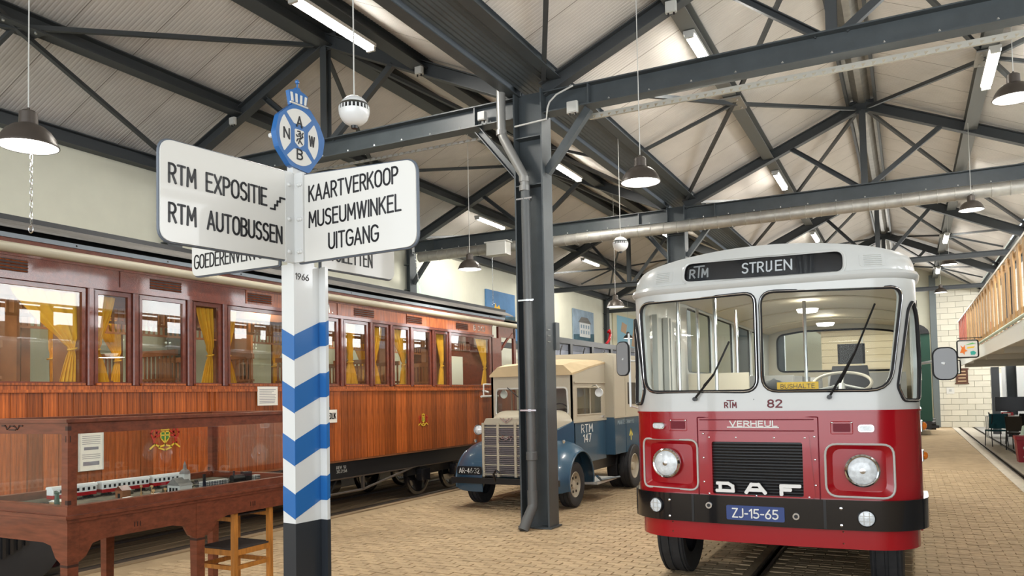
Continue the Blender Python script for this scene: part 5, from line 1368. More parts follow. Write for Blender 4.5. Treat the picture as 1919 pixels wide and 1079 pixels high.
# luggage rack rail with slats, below the ceiling
for xx in (CX-.5, CX-CW+.3):
    mb = MB().box((xx-.01, CY0+.1, 2.84), (xx+.01, CY1-.1, 2.87)).box((xx-.01, CY0+.1, 2.66), (xx+.01, CY1-.1, 2.69))
    for k in range(150): mb.box((xx-.005, CY0+.15+k*.078, 2.69), (xx+.005, CY0+.18+k*.078, 2.84))
    C_(mb, 'luggage_rack', WOODI)
for y in (3.9, 6.2, 8.6, 11.0, 13.1):
    C_(MB().lathe([(.16, 0), (.14, -.05), (0, -.07)], (CX-1.0, y, 3.28), (0, 0, 1), 20), 'added_lamp', mat('added_lamp_opal', (1, 1, 1), .5, emit=5, ecol=(1, .93, .8)), smooth=True)  # lit domes with fill lights, added because the coach inside was too dark
    area('coach_fill', (CX-1.0, y, 3.18), (CX-1.0, y, 0), .5, .5, 22, (1, .93, .82))
# curtains: gathered cloth tied at mid height
def curtain(ya, side, x=None, span=.32, tie=.38, ztop_=2.9, par=None, thin=1.0):
    """hangs from ya at the post, opening to +y (side 1) or -y (side -1)"""
    x = x if x is not None else CX-.09; mb = MB(); nz, ny = 20, 26; vs = []
    z0 = ZW0+.01
    for i in range(nz+1):
        t = i/nz; z = ztop_-(ztop_-z0)*t
        if t < .62: q = t/.62; wd = span*(1-q**1.3)+.055*thin; off = 0
        else: q = (t-.62)/.38; wd = .055*thin+.12*q**.8; off = 0
        for j in range(ny+1):
            s = j/ny; yy_ = ya+side*(s*wd+.02*(1 if t > .5 else 0)); vs.append((x+.018*sin(s*ny*.95+2*t)*(1-.5*(abs(t-.62) < .05)), yy_, z))
    mb.add(vs, [(i*(ny+1)+j, i*(ny+1)+j+1, (i+1)*(ny+1)+j+1, (i+1)*(ny+1)+j) for i in range(nz) for j in range(ny)])
    zt_ = ztop_-(ztop_-z0)*.62; o = C_(mb, 'curtain', CURT, smooth=60)
    MB().tube([(x+.03*cos(a), ya+side*.045+.045*sin(a), zt_+.01*sin(a)) for a in [2*pi*i/12 for i in range(12)]], .01, 6, closed=True).build('tie_band', CURT, o, world=True)
curtain(5.09, -1, span=.62); curtain(5.26, 1, span=.22); curtain(6.87, -1, span=.2); curtain(7.05, 1, span=.16, thin=.8); curtain(9.56, -1, span=.12); curtain(9.5, 1, span=.10)
curtain(10.02, 1, span=.22, thin=2.2); curtain(11.0, -1, span=.36); curtain(12.22, -1, span=.16, thin=1.4); curtain(13.85, -1, span=.34)
for y, s in ((5.1, -1), (5.9, 1), (6.9, -1), (9.7, 1), (12.2, -1)): curtain(y, s, x=CX-CW+.12, span=.35)
# panelling details seen through the showcase: posts, roundel, crest, notices
for y in (6.72, 6.80): C_(MB().box((CX+.01, y, .83), (CX+.028, y+.035, 1.87)), 'panel_moulding', WOODO)
def crest(y, z, s, k=1):
    mp = frame_map((CX+.016, y, z), (0, 1, 0), (0, 0, 1))
    sc2 = lambda P: [(a*s, b*s) for a, b in P]
    o = C_(MB().sheet(roundpoly(sc2([(-.22, .2), (.22, .2), (.22, -.08), (0, -.3), (-.22, -.08)]), .03*s), [], mp, .004), 'coat_of_arms', mat('crest_green', (.02, .20, .03), .5))
    mb = MB(); yl = mat('crest_gold', (.75, .52, .05), .4)
    strokes(mb, [sc2(p) for p in ([(-.22, .2), (.22, .2), (.22, -.08), (0, -.3), (-.22, -.08), (-.22, .2)], [(0, .2), (0, -.25)], [(-.2, .05), (.2, .05)], [(-.2, .28), (.2, .28)], [(-.18, .3), (-.2, .5), (-.08, .42), (0, .55), (.08, .42), (.2, .5), (.18, .3)])], mp, .05*s, .004)
    strokes(mb, [sc2(p) for p in ([(-.75, -.5), (-.5, -.32), (-.3, -.45), (0, -.38), (.3, -.45), (.5, -.32), (.75, -.5)], [(-.3, -.5), (0, -.6), (.3, -.5)])], mp, .07*s, .004); mb.build('crest_ribbon', yl, o, world=True)
    mb = MB()
    for g in (-1, 1): strokes(mb, [[(g*a*s, b*s) for a, b in p] for p in ([(.6, -.3), (.5, 0), (.42, .2), (.5, .38)], [(.5, 0), (.28, .05)], [(.45, .15), (.28, .22)], [(.6, -.3), (.42, -.28)], [(.6, -.1), (.72, .15), (.62, .3)])], mp, .07*s, .003)
    mb.build('crest_supporters', mat('crest_red', (.48, .03, .02), .5), o, world=True)
crest(6.08, 1.36, .26); crest(11.37, 1.36, .19)
mp = frame_map((CX+.03, 0, 0), (0, 1, 0), (0, 0, 1))
def notice(y, z, w, h, label, lines, lean=0, name='notice', cat='notice', frame=None):
    t = thing(name, label, cat, (CX+.03, y, z)); M = frame_map((CX+.032, y, z), (0, 1, 0), (0 if not lean else lean, 0, 1))
    MB().sheet([(-w/2, 0), (w/2, 0), (w/2, h), (-w/2, h)], [], lambda u, v, d: M(u, v, d-.004), .006).build('sheet', PAPER, t, world=True)
    mb = MB()
    for (a, b, c, hh) in lines: mb.sheet([(a-w/2, c), (b-w/2, c), (b-w/2, c+hh), (a-w/2, c+hh)], [], lambda u, v, d: M(u, v, d-.005), .002)
    if lines: mb.build('printed_lines', mat('print_grey', (.22, .22, .26), .8), t, world=True)
    if frame: rim(MB(), [(-w/2, 0), (w/2, 0), (w/2, h), (-w/2, h)], M, .012).build('notice_frame', frame, t, world=True)
    return t, M
random.seed(5)
notice(7.66, 1.68, .36, .25, 'white printed notice card standing on the coach waist beside the signpost', [(.03, random.uniform(.25, .33), .03+i*.022, .007) for i in range(9)])
t, M = notice(5.17, 1.06, .26, .40, 'framed notice with two small drawings seen through the showcase corner', [(.04, .22, .05, .04), (.05, .21, .21, .03)]+[(.03, .23, .12+i*.02, .005) for i in range(3)]+[(.03, .23, .27+i*.02, .005) for i in range(5)], frame=GREYB)
t, M = notice(8.85, 1.40, .40, .19, 'white destination board lettered SCHEEDIJK hooked on the coach right of the signpost', [], name='destination_board', cat='board')
mb = MB(); text(mb, 'OLD SCHEEDIJK'[4:], lambda u, v, d=0: M(u, v, d-.006), -.17, .06, .08, .34, .15, raise_=.002); mb.build('board_lettering', LETK, t, world=True)
MB().tube([M(-.03, .19, -.01), M(-.03, .23, -.01), M(.03, .23, -.01), M(.03, .19, -.01)], .006, 6).build('hook', BLACK, t, world=True)
# underframe
C_(MB().box((CX-.12, CY0, .56), (CX-.03, CY1, .815)), 'sole_bar', BLACK); C_(MB().box((CX-CW+.05, CY0, .56), (CX-CW+.14, CY1, .815)), 'sole_bar', BLACK)
C_(MB().tube([(CX-.05, 7.3, .56), (CX-.05, 8.6, .33), (CX-.05, 9.75, .33), (CX-.05, 11.2, .56), (CX-.05, 13.9, .56)], .02, 8), 'truss_rod', RAILM)
C_(MB().tube([(CX-.05, 7.3, .55), (CX-.05, 11.2, .55)], .018, 8), 'truss_rod', RAILM)
for y in (8.6, 9.75): C_(MB().box((CX-.07, y-.02, .32), (CX-.03, y+.02, .57)), 'queen_post', RAILM)
C_(MB().bar((CX-.06, 8.75, .56), (CX-.06, 8.95, .30), .02, .03).bar((CX-.06, 9.15, .56), (CX-.06, 8.95, .30), .02, .03), 'brake_hanger', BLACK)
C_(MB().cyl((CX-.5, 9.0, .42), (CX-.5, 9.6, .42), .15, 20), 'air_reservoir', BLACK, smooth=40)
mb = MB(); text(mb, 'REV 12', frame_map((CX-.028, 0, 0), (0, 1, 0), (0, 0, 1)), 9.1, .70, .04, .22, .12); text(mb, '30.7.56', frame_map((CX-.028, 0, 0), (0, 1, 0), (0, 0, 1)), 9.1, .64, .04, .24, .12); C_(mb, 'solebar_lettering', GREYB)
for yb in (4.35, 12.0):
    C_(MB().box((CX-.20, yb-.95, .40), (CX-.12, yb+.95, .58)).box((CX-1.85, yb-.95, .40), (CX-1.77, yb+.95, .58)).box((CX-1.8, yb-.15, .38), (CX-.15, yb+.15, .56)), 'bogie_frame', BLACK)
    for dy in (-.55, .55):
        for xx in (CX-.19, CX-1.28):
            a = MB().lathe([(.05, -.05), (.30, -.04), (.36, -.03), (.36, .03), (.31, .04), (.28, .03), (.10, .03), (.08, .07), (0, .07)], (xx, yb+dy, .395), (1, 0, 0), 36); o = C_(a, 'wheel', BLACKG, smooth=40)
        C_(MB().bevbox((CX-.13, yb+dy-.13, .30), (CX+.02, yb+dy+.13, .50), .02), 'axle_box', BLACKG)
        mb = MB()
        for k in range(6): mb.box((CX-.14, yb+dy-.11, .505+k*.012), (CX-.05, yb+dy+.11, .513+k*.012))
        C_(mb, 'leaf_spring', BLACK)
for yb in (4.40,):
    o = C_(MB().lathe([(.0, .02), (.33, .02), (.40, .0), (.42, -.05), (.40, -.16), (.3, -.2), (0, -.2)], (CX-.0, yb+.1, .425), (1, 0, 0), 40), 'wheel_guard', RUBBER, smooth=40)
    for k in range(4): MB().box((CX+.03, yb-.12+k*.07, .32+.03*k), (CX+.055, yb-.09+k*.07, .62)).build('guard_rib', BLACK, o, world=True)
C_(MB().box((CX-.14, 12.42, 1.96), (CX-.12, 12.98, 2.52)), 'white_panel', PAPER)
# end platform
C_(MB().box((CX-CW+.1, CY1, .85), (CX-.02, 15.1, .93)), 'platform', BLACK)
C_(MB().box((CX-CW, CY1-.04, .8), (CX, CY1, 3.3)), 'end_wall', WOODR)
C_(MB().box((CX-.05, CY1, .93), (CX, CY1+.28, 2.95)).box((CX-.05, CY1+.28, .93), (CX, CY1+.4, 3.2)).box((CX-.05, 14.95, .93), (CX, 15.05, 3.2)).box((CX-.05, CY1+.4, 2.98), (CX, 15.0, 3.2)), 'platform_post', WOODR)
C_(MB().box((CX-.04, 14.35, .93), (CX-.01, 15.0, 2.0)), 'platform_panel', WOODO)
C_(MB().tube([(CX-.02, 14.4, 2.72), (CX-.02, 14.62, 2.9), (CX-.02, 14.9, 3.1)], .03, 6), 'bracket', WOODR)
mb = MB().tube([(CX+.16, 13.5, 1.82), (CX+.02, 13.5, 1.86)], .02, 8).tube([(CX+.1, 13.3, 1.74), (CX+.1, 14.0, 1.74)], .022, 8).tube([(CX+.1, 13.4, 1.72), (CX+.1, 13.4, 1.98), (CX+.1, 13.85, 1.98)], .016, 8)
C_(mb, 'lamp_bracket', GREYB)

# ================================================================ OPEN-SIDED WAGON BEHIND THE TRUCK
wg_ = thing('tram_wagon', 'black framed old wagon with grey slatted sides and hanging chains behind the truck', 'wagon', (-8.6, 22, 0))
def V_(mb, n, mt, **k): return mb.build(n, mt, wg_, world=True, **k)
V_(MB().box((-7.72, 16.6, 3.02), (-7.6, 27.5, 3.16)).box((-9.6, 16.6, 3.02), (-9.48, 27.5, 3.16)), 'top_beam', BLACK)
V_(MB().box((-9.6, 16.6, .55), (-7.6, 27.5, .8)), 'frame', BLACK)
i = 0
for y in (16.7, 18.2, 19.7, 21.2, 22.6, 23.9, 25.2, 26.4, 27.4): V_(MB().box((-7.72, y-.08, .8), (-7.6, y+.08, 3.02)), 'post', BLACK)
WS = island_tint(mat('wagon_slat', (.20, .22, .27), .6, noise=.2, nscale=3), .7, 1.25)
for k in range(14):
    z = .85+k*.155
    V_(MB().box((-7.70, 16.7, z), (-7.66, 27.4, z+.148)), 'slat', WS)
for y in (17.4, 18.9, 20.4, 21.9, 23.3, 24.6, 25.8):
    mb = MB()
    for j in range(9):
        z = 2.55+j*.05; mb.tube([(-7.57, y+.02*cos(a)+.12*((j-4)/4)**2, z+.03*sin(a)) for a in [2*pi*q/8 for q in range(8)]], .008, 4, closed=True)
    V_(mb, 'chain', BLACK)
for y, mt_, lb in ((20.9, RED, 'red painted hook lever standing on the black wagon beam'), (23.9, mat('rust_red', (.25, .05, .02), .6), 'rust-red hook lever on the black wagon beam near the far end')):
    t = thing('hook_lever', lb, 'hook', (-7.66, y, 3.16)); MB().tube([(0, 0, 0), (0, .25, .12), (0, .38, .30), (0, .30, .42), (0, .2, .36)], .04, 8).build('hook', mt_, t, smooth=True)
for g in (0, 1):
    for y in (18, 19.4, 24.6, 26):
        V_(MB().lathe([(.05, -.05), (.36, -.04), (.40, 0), (.36, .03), (.1, .03), (0, .06)], (-7.85-1.1*g, y, .40), (1, 0, 0), 28), 'wheel', BLACK)
# ================================================================ CREAM PLANKED WAGON BEHIND THE BUS
cw = thing('closed_wagon', 'cream horizontally planked wagon with a curved roof seen through the bus rear window', 'wagon', (-.7, 24, 0))
def K_(mb, n, mt, **k): return mb.build(n, mt, cw, world=True, **k)
CRP = island_tint(mat('cream_plank', (.62, .52, .36), .5), .9, 1.06)
for k in range(14):
    z = .9+k*.17; K_(MB().box((-1.95, 21.5, z), (.0, 21.53, z+.162)), 'plank', CRP)
    K_(MB().box((-1.98, 21.5, z), (-1.95, 27.5, z+.162)), 'plank', CRP)
K_(MB().box((-1.94, 21.53, .85), (-.02, 27.5, 3.25)), 'body', CRP); K_(MB().box((-1.03, 21.48, .9), (-.99, 21.5, 3.25)), 'end_strap', GREYB)
mb = MB(); P_ = [(-2.1+2.2*i/12, 3.25+.16*(1-((i-6)/6)**2)) for i in range(13)]
mb.prism([(x, 21.35, z) for x, z in P_], (0, 6.3, 0)); K_(mb, 'roof', GREYB)
for y in (22.5, 26.3):
    for x in (-1.6, -.35): K_(MB().lathe([(.05, -.05), (.40, -.04), (.43, 0), (.1, .03), (0, .06)], (x, y, .43), (1, 0, 0), 28), 'wheel', BLACK)
K_(MB().box((-1.9, 21.6, .55), (-.05, 27.4, .88)), 'frame', BLACK)
# ================================================================ GREEN LOCOMOTIVE AT THE GATE
gl = thing('green_tram', 'dark green tram with an arched roof standing at the far wall right of the bus', 'tram', (-.6, 34, 0))
def J_(mb, n, mt, **k): return mb.build(n, mt, gl, world=True, **k)
mb = MB(); ar = [(-1.9, .5), (.75, .5), (.75, 3.7)]+[(-.575+1.325*cos(a), 3.7+.55*sin(a)) for a in [pi*i/12 for i in range(1, 12)]]+[(-1.9, 3.7)]
inn = [(-1.7, .9), (.55, .9), (.55, 3.6)]+[(-.575+1.125*cos(a), 3.6+.45*sin(a)) for a in [pi*i/12 for i in range(1, 12)]]+[(-1.7, 3.6)]
fmj = frame_map((0, 32.5, 0), (1, 0, 0), (0, 0, 1))
J_(MB().sheet(ar, [rr(.0, 2.0, .45, 3.5, .05), rr(-.5, 2.0, -.1, 3.5, .05)], fmj, .1), 'end_wall', GREEN)
J_(MB().box((.67, 32.6, .5), (.75, 37, 3.7)).box((-1.9, 32.6, .5), (-1.82, 37, 3.7)), 'side_wall', GREEN)
v = [(x, 32.4, z+.04) for x, z in ar[2:]]; mb = MB(); mb.prism(v, (0, 4.8, 0)); J_(mb, 'roof', BLACK)
J_(MB().box((.0, 32.55, 2.0), (.45, 32.56, 3.5)).box((-.5, 32.55, 2.0), (-.1, 32.56, 3.5)), 'window_pane', GLASS)
for y in (33.6, 35.8):
    for x in (-1.4, .3): J_(MB().lathe([(.05, -.05), (.36, -.04), (.4, 0), (.1, .03), (0, .06)], (x, y, .41), (1, 0, 0), 24), 'wheel', BLACK)
J_(MB().cyl((.85, 32.7, .4), (.6, 32.7, .4), .22, 20), 'buffer', BLACK); J_(MB().box((-1.8, 32.4, .2), (.7, 36.8, .5)), 'frame', BLACK)
J_(MB().box((.70, 32.45, .25), (.95, 32.9, .35)), 'step', BLACK)
# ================================================================ THE TRUCK
KX = -5.52
tk = thing('vintage_truck', 'old blue and beige bonneted truck lettered RTM 147 with a canvas cab roof', 'truck', (KX, 11.2, 0))
def R_(mb, n, mt, par=None, **k): return mb.build(n, mt, par or tk, world=True, **k)
# bonnet: loft of rounded sections
def loft(secs, close=True):
    mb = MB(); k = len(secs[0]); v = [p for s in secs for p in s]
    f = [(i*k+j, (i+1)*k+j, (i+1)*k+(j+1) % k, i*k+(j+1) % k) for i in range(len(secs)-1) for j in range(k if close else k-1)]
    if close: f += [tuple(range(k)), tuple(range((len(secs)-1)*k, len(secs)*k))[::-1]]
    mb.add(v, f); return mb
def hsec(y, w, z0, z1, r):
    P = [(KX-w, y, z0), (KX+w, y, z0)]
    P += [(KX+w-r+r*cos(a), y, z1-r*.8+r*.8*sin(a)) for a in [radians(90*i/6) for i in range(7)]]
    P += [(KX-w+r+r*cos(a), y, z1-r*.8+r*.8*sin(a)) for a in [radians(90+90*i/6) for i in range(7)]]
    return P
R_(loft([hsec(10.62, .30, .62, 1.36, .16), hsec(10.66, .36, .6, 1.42, .18), hsec(10.85, .42, .6, 1.455, .2), hsec(11.15, .56, .6, 1.49, .22), hsec(11.46, .73, .6, 1.5, .26)]), 'bonnet', TRC, smooth=40)
R_(MB().hexa([(KX-.50, 10.9, .6), (KX+.50, 10.9, .6), (KX+.75, 11.46, .6), (KX-.75, 11.46, .6), (KX-.50, 10.9, 1.10), (KX+.50, 10.9, 1.10), (KX+.75, 11.46, 1.32), (KX-.75, 11.46, 1.32)]), 'bonnet_side', TRB)
# grille: three panels of bars
mb = MB().box((KX-.40, 10.60, .50), (KX+.40, 10.66, 1.30)); g0 = R_(mb, 'grille_back', TRG)
for a, b in ((-.39, -.17), (-.13, .13), (.17, .39)):
    for i in range(26):
        z = .53+i*.029; bend = .03*(1-((a+b)/2/.4)**2)
        R_(MB().box((KX+a, 10.575-bend, z), (KX+b, 10.62, z+.014)), 'grille_bar', TRC if i % 5 == 0 else mat('grille_mauve', (.20, .18, .19), .35, .4), par=g0)
for x in (-.41, -.15, .15, .41): R_(MB().bevbox((KX+x-.022, 10.54, .50), (KX+x+.022, 10.64, 1.33), .008), 'grille_frame', TRC)
R_(MB().prism([(KX-.42, 10.56, 1.30), (KX+.42, 10.56, 1.30), (KX+.36, 10.56, 1.40), (KX-.36, 10.56, 1.40)], (0, .1, 0)), 'grille_shell', TRC)
mb = MB(); mp = frame_map((KX, 10.535, 1.06), (1, 0, 0), (0, 0, 1)); strokes(mb, [[(-.12, 0), (-.05, .08), (0, 0), (.06, .07), (.10, .05), (.08, 0)], [(-.1, .03), (.12, .06)]], mp, .014, .006); R_(mb, 'maker_script', CHROME)
mb = MB(); mp = frame_map((KX, 10.55, 1.37), (1, 0, 0), (0, 0, 1)); strokes(mb, [[(-.10, .03), (0, -.04), (.10, .03)], [(-.05, .03), (0, -.01), (.05, .03)]], mp, .012, .004); R_(mb, 'bonnet_badge', CHROME)
# fenders: swept arch over each front wheel
def fender(g):
    xo, xi = KX+g*.98, KX+g*.42; yc, zc = 11.17, .42
    secs = []
    for i in range(17):
        a = radians(195-205*i/16); r = .60
        y = yc+(r*1.10)*cos(a); z = zc+r*1.02*sin(a)
        if a < 0: z = zc+r*sin(a)
        y2 = y
        sec = []
        for j in range(7):
            t = j/6; x = xi+(xo-xi)*t; drop = .16*t**4*(1)
            n_ = Vector((0, cos(a), sin(a)))
            sec.append((x, y-n_.y*drop, z-n_.z*drop))
        secs.append(sec)
    mb = loft(secs, False)
    sec_edge = [s[-1] for s in secs]
    mb.tube(sec_edge, .016, 6)
    # front skin closing the fender towards the bumper
    v = [Vector(p) for p in secs[0]]+[Vector((p[0], p[1]+.02, .42)) for p in secs[0]]
    mb.add(v, [(j, j+1, j+8, j+7) for j in range(6)])
    o = R_(mb, 'fender', TRB, smooth=50)
    R_(MB().box((min(xi, xo), 10.98, .46), (max(xi, xo)-.0, 11.0, .9)) if False else MB().tube([(xo, 11.82, .42), (xo, 12.0, .34), (xo, 12.9, .30)], .02, 6), 'wing_edge', TRB)
    R_(MB().box((min(xi, xo+g*.0), 11.82, .28), (max(xi, xo), 12.75, .32)), 'running_board', GREYB)
    R_(MB().lathe([(.02, 0), (.028, .03), (.02, .05), (0, .055)], (KX+g*.78, 10.95, 1.0), (0, 0, 1), 12), 'wing_lamp', CHROME, smooth=True)
fender(-1); fender(1)
for g in (-1, 1):
    c = (KX+g*.52, 10.62, 1.22)
    o = R_(MB().lathe([(.075, 0), (.082, -.02), (.075, .04), (.05, .10), (0, .13)], c, (0, 1, 0), 24), 'headlamp', CHROME, smooth=True)
    MB().lathe([(.072, -.005), (.04, -.03), (0, -.038)], c, (0, 1, 0), 20).build('headlamp_lens', LENS, o, world=True, smooth=True)
    R_(MB().tube([(c[0], c[1]+.06, c[2]-.03), (KX+g*.36, 10.72, 1.15)], .015, 6), 'lamp_bracket', GREYB)
o = R_(MB().sheet(rr(-.86, .525, -.42, .655, .03), [], frame_map((KX, 10.50, 0), (1, 0, 0), (0, 0, 1)), .012), 'number_plate', BLACK)
mb = MB(); text(mb, 'AR-46·32', frame_map((KX, 10.50, 0), (1, 0, 0), (0, 0, 1)), -.82, .553, .074, .36, .12); mb.build('plate_characters', LETW, o, world=True)
R_(MB().box((KX-.92, 10.42, .40), (KX+.92, 10.47, .49)), 'bumper', BLACK)
R_(MB().tube([(KX-.14, 10.44, .42), (KX-.14, 10.38, .56), (KX-.10, 10.38, .62), (KX-.04, 10.38, .58)], .018, 8), 'starting_handle', BLACK)
# cab: upright windscreen, side doors, canvas roof
CB, CF_, CE = .74, 11.45, 12.92
cabf = frame_map((KX, CF_, 0), (1, 0, 0), (0, 0, 1))
wL = roundpoly([(-.66, 1.43), (-.05, 1.43), (-.05, 1.86), (-.64, 1.86)], .06); wR = roundpoly([(.05, 1.43), (.66, 1.43), (.64, 1.86), (.05, 1.86)], .06)
R_(MB().sheet([(-CB, 1.30), (CB, 1.30), (CB, 2.10), (-CB, 2.10)], [wL, wR], cabf, .04), 'cab_front', TRC)
for w_ in (wL, wR):
    R_(MB().sheet(w_, [], lambda u, v, d: cabf(u, v, .015+d), .004), 'windscreen', GLASS); R_(rim(MB(), w_, cabf, .016), 'screen_frame', GREYB)
R_(MB().box((KX-CB, CF_, .6), (KX+CB, CF_+.07, 1.32)), 'scuttle', TRB)
R_(MB().tube([(KX-.42, CF_-.03, 1.88), (KX-.22, CF_-.03, 1.72)], .008, 6), 'wiper', BLACK)
R_(MB().tube([(KX+.34+.19*cos(a), CF_+.35+.04*sin(a), 1.42+.18*sin(a)) for a in [2*pi*i/20 for i in range(20)]], .012, 6, closed=True), 'steering_wheel', BLACK)
R_(MB().bevbox((KX-.64, 12.2, 1.0), (KX+.64, 12.6, 1.5), .04), 'cab_seat', mat('seat_brown', (.06, .04, .03), .7))
for g in (-1, 1):
    X = KX+g*CB; sm2 = frame_map((X, 0, 0), (0, g, 0), (0, 0, 1))
    Y_ = lambda a, b, c, d: [(g*a, c), (g*b, c), (g*b, d), (g*a, d)] if g > 0 else [(-b, c), (-a, c), (-a, d), (-b, d)]
    win_ = roundpoly(Y_(11.60, 12.72, 1.41, 1.86), .02)
    top_ = [(CE*g, 2.32), (CF_*g, 2.10)] if g > 0 else [(-CF_, 2.10), (-CE, 2.32)]
    ou = ([(CF_, 1.31), (CE, 1.31)] if g > 0 else [(-CE, 1.31), (-CF_, 1.31)])+top_
    R_(MB().sheet(ou, [win_], sm2, .04), 'cab_side', TRC)
    R_(MB().sheet(win_, [], lambda u, v, d: sm2(u, v, .015+d), .004), 'side_window', GLASS)
    R_(rim(MB(), win_, sm2, .012), 'window_frame', TRC); R_(MB().bar(sm2(g*12.2, 1.41), sm2(g*12.2, 1.86), .014, .02), 'window_bar', TRC)
    R_(MB().box((min(X, X-g*.04), CF_, .62), (max(X, X-g*.04), CE, 1.31)), 'door', TRB)
    R_(MB().box((min(X, X+g*.02), CF_, 1.29), (max(X, X+g*.02), CE, 1.325)), 'door_moulding', TRC)
    R_(MB().box((min(X, X+g*.02), CF_+.05, 1.93), (max(X, X+g*.02), CE, 1.95)), 'rain_moulding', TRC)
    md = lambda u, v, d=0: sm2(u, v, d-.002)
    u0 = 11.78 if g > 0 else -12.3; mb = MB()
    text(mb, 'RTM', md, u0, 1.12, .125, .50, .13); text(mb, '147', md, u0+.08, .96, .125, .34, .13); R_(mb, 'fleet_lettering', LETW)
    R_(MB().tube([(X, 12.3, 1.88), (X+g*.12, 12.2, 1.90), (X+g*.16, 12.2, 1.84)], .008, 6), 'mirror_arm', GREYB)
    R_(MB().lathe([(.07, 0), (.075, .012), (0, .03)], (X+g*.16, 12.2, 1.77), (0, 1, 0), 18), 'mirror', WHITE)
    R_(MB().box((min(X, X+g*.02), 12.74, 1.345), (max(X, X+g*.02), 12.84, 1.37)), 'door_handle', CHROME)
# canvas roof: thin cloth, falling a little to the front
v = []
for y, zt_, ze in ((CF_-.04, 2.24, 2.09), (CF_+.25, 2.29, 2.13), (12.2, 2.33, 2.22), (CE, 2.37, 2.31)):
    v.append([(KX-CB-.01, y, ze), (KX-.60, y, zt_-.02), (KX, y, zt_+.02), (KX+.60, y, zt_-.02), (KX+CB+.01, y, ze), (KX+CB+.01, y, ze-.03), (KX-CB-.01, y, ze-.03)])
R_(loft(v, True), 'canvas_roof', CANV)
# cargo body
X0, X1 = KX-1.0, KX+.90
R_(MB().box((X0, 12.92, 1.33), (X1, 16.4, 2.42)).box((X0+.1, 12.92, 2.42), (X1-.1, 16.4, 2.47)), 'cargo_upper', TRC)
R_(MB().box((X0, 12.92, .68), (X1, 16.4, 1.33)), 'cargo_lower', TRB)
for y in (12.94, 13.55, 14.3):
    R_(MB().box((X1, y, .68), (X1+.008, y+.02, 1.31)), 'body_batten', TRB); R_(MB().box((X1, y, 1.35), (X1+.008, y+.02, 2.40)), 'body_batten', TRC)
R_(MB().box((X1-.01, 13.7, 1.55), (X1+.01, 14.2, 1.95)), 'cargo_window', SCREEN); R_(MB().box((X1, 12.92, 1.315), (X1+.015, 16.4, 1.345)), 'body_moulding', TRC)
mp = frame_map((X1+.002, 0, 0), (0, 1, 0), (0, 0, 1)); mb = MB(); text(mb, 'MAATSCHAPPIJ', mp, 13.1, 1.20, .07, .9, .13); R_(mb, 'body_lettering', mat('faint_lettering', (.30, .38, .42), .5))
mb = MB(); strokes(mb, [[(13.75, .98), (13.82, 1.08), (13.9, .98)], [(13.82, .9), (13.82, 1.08)]], mp, .035); R_(mb, 'body_emblem', mat('emblem_yellow', (.65, .55, .12), .5))
R_(MB().box((KX-.7, 12.0, .45), (KX+.7, 16.3, .66)), 'chassis', BLACK)
for g in (-1, 1):
    a, b = tyre(.345, .19, .20, TRC, dish=-.02)
    o = a.build('tyre', RUBBERW, tk, smooth=30); o.location = (g*.80, 11.17-11.2, .35); o.rotation_euler = (0, 0, 0 if g > 0 else pi)
    b.build('wheel_disc', TRC, o, smooth=30)
    for i in range(6):
        an = 2*pi*i/6; MB().lathe([(.022, .05), (.02, .062), (0, .063)], (0, .12*cos(an), .12*sin(an)), (1, 0, 0), 10).build('vent_hole', SCREEN, o)
    for x in (g*.86, g*.62):
        a, b = tyre(.40, .20, .23, TRC, dish=-.02); o = a.build('tyre', RUBBERW, tk, smooth=30); o.location = (x, 13.9-11.2, .40); o.rotation_euler = (0, 0, 0 if g > 0 else pi)
        b.build('wheel_disc', TRC, o, smooth=30)
# ================================================================ BALCONY
MX, MZ0, MZ1 = 1.6, 2.45, 3.97
bal = thing('balcony', 'wooden picket balcony with a white fascia running along the right side of the hall', 'balcony', (MX, 18, 0))
def B_(mb, n, mt, **k): return mb.build(n, mt, bal, world=True, **k)
B_(MB().box((MX, 4, 2.52), (XE, 30.2, 2.70)), 'deck', mat('soffit_white', (.62, .62, .59), .6)); B_(MB().box((MX-.04, 4, 2.45), (MX, 30.2, 2.74)), 'fascia', mat('fascia_white', (.74, .74, .70), .4))
B_(MB().tube([(MX-.06, 4, 2.78), (MX-.06, 30.2, 2.78)], .03, 8), 'edge_tube', mat('edge_green', (.52, .62, .52), .5))
B_(MB().box((MX-.045, 4, 3.93), (MX+.05, 30.25, 3.97)), 'handrail', mat('rail_white', (.7, .68, .62), .4)); B_(MB().box((MX-.01, 4, 3.80), (MX+.03, 30.2, 3.89)), 'rail_board', PICKET); B_(MB().box((MX-.01, 4, 2.86), (MX+.03, 30.2, 2.95)), 'rail_board', PICKET)
REDP = island_tint(mat('picket_red', (.45, .12, .08), .6), .8, 1.1)
pk = None; inv = wmat(bal).inverted()
y = 6.0; i = 0
while y < 30.2:
    if pk is None: pk = MB().box((-.03, -.14, 0), (.0, .14, 1.16)).build('picket', PICKET, bal); pk.location = inv @ Vector((MX-.01, y, 2.76))
    else:
        c_ = inst(pk, inv @ Vector((MX-.01, y, 2.76)), bal)
        if y > 26.6: c_.material_slots[0].link = 'OBJECT'; c_.material_slots[0].material = REDP
    y += .74
for k in range(12): B_(MB().box((MX+.05+k*.14, 30.2, 2.75), (MX+.11+k*.14, 30.24, 3.9)), 'end_picket', REDP)
for y in (14, 18, 22, 26, 30): B_(MB().box((MX+.1, y-.05, 2.40), (XE, y+.05, 2.52)), 'joist', MATS['soffit_white'])
MB().box((3.35, 17, 0), (3.37, 30, .02))
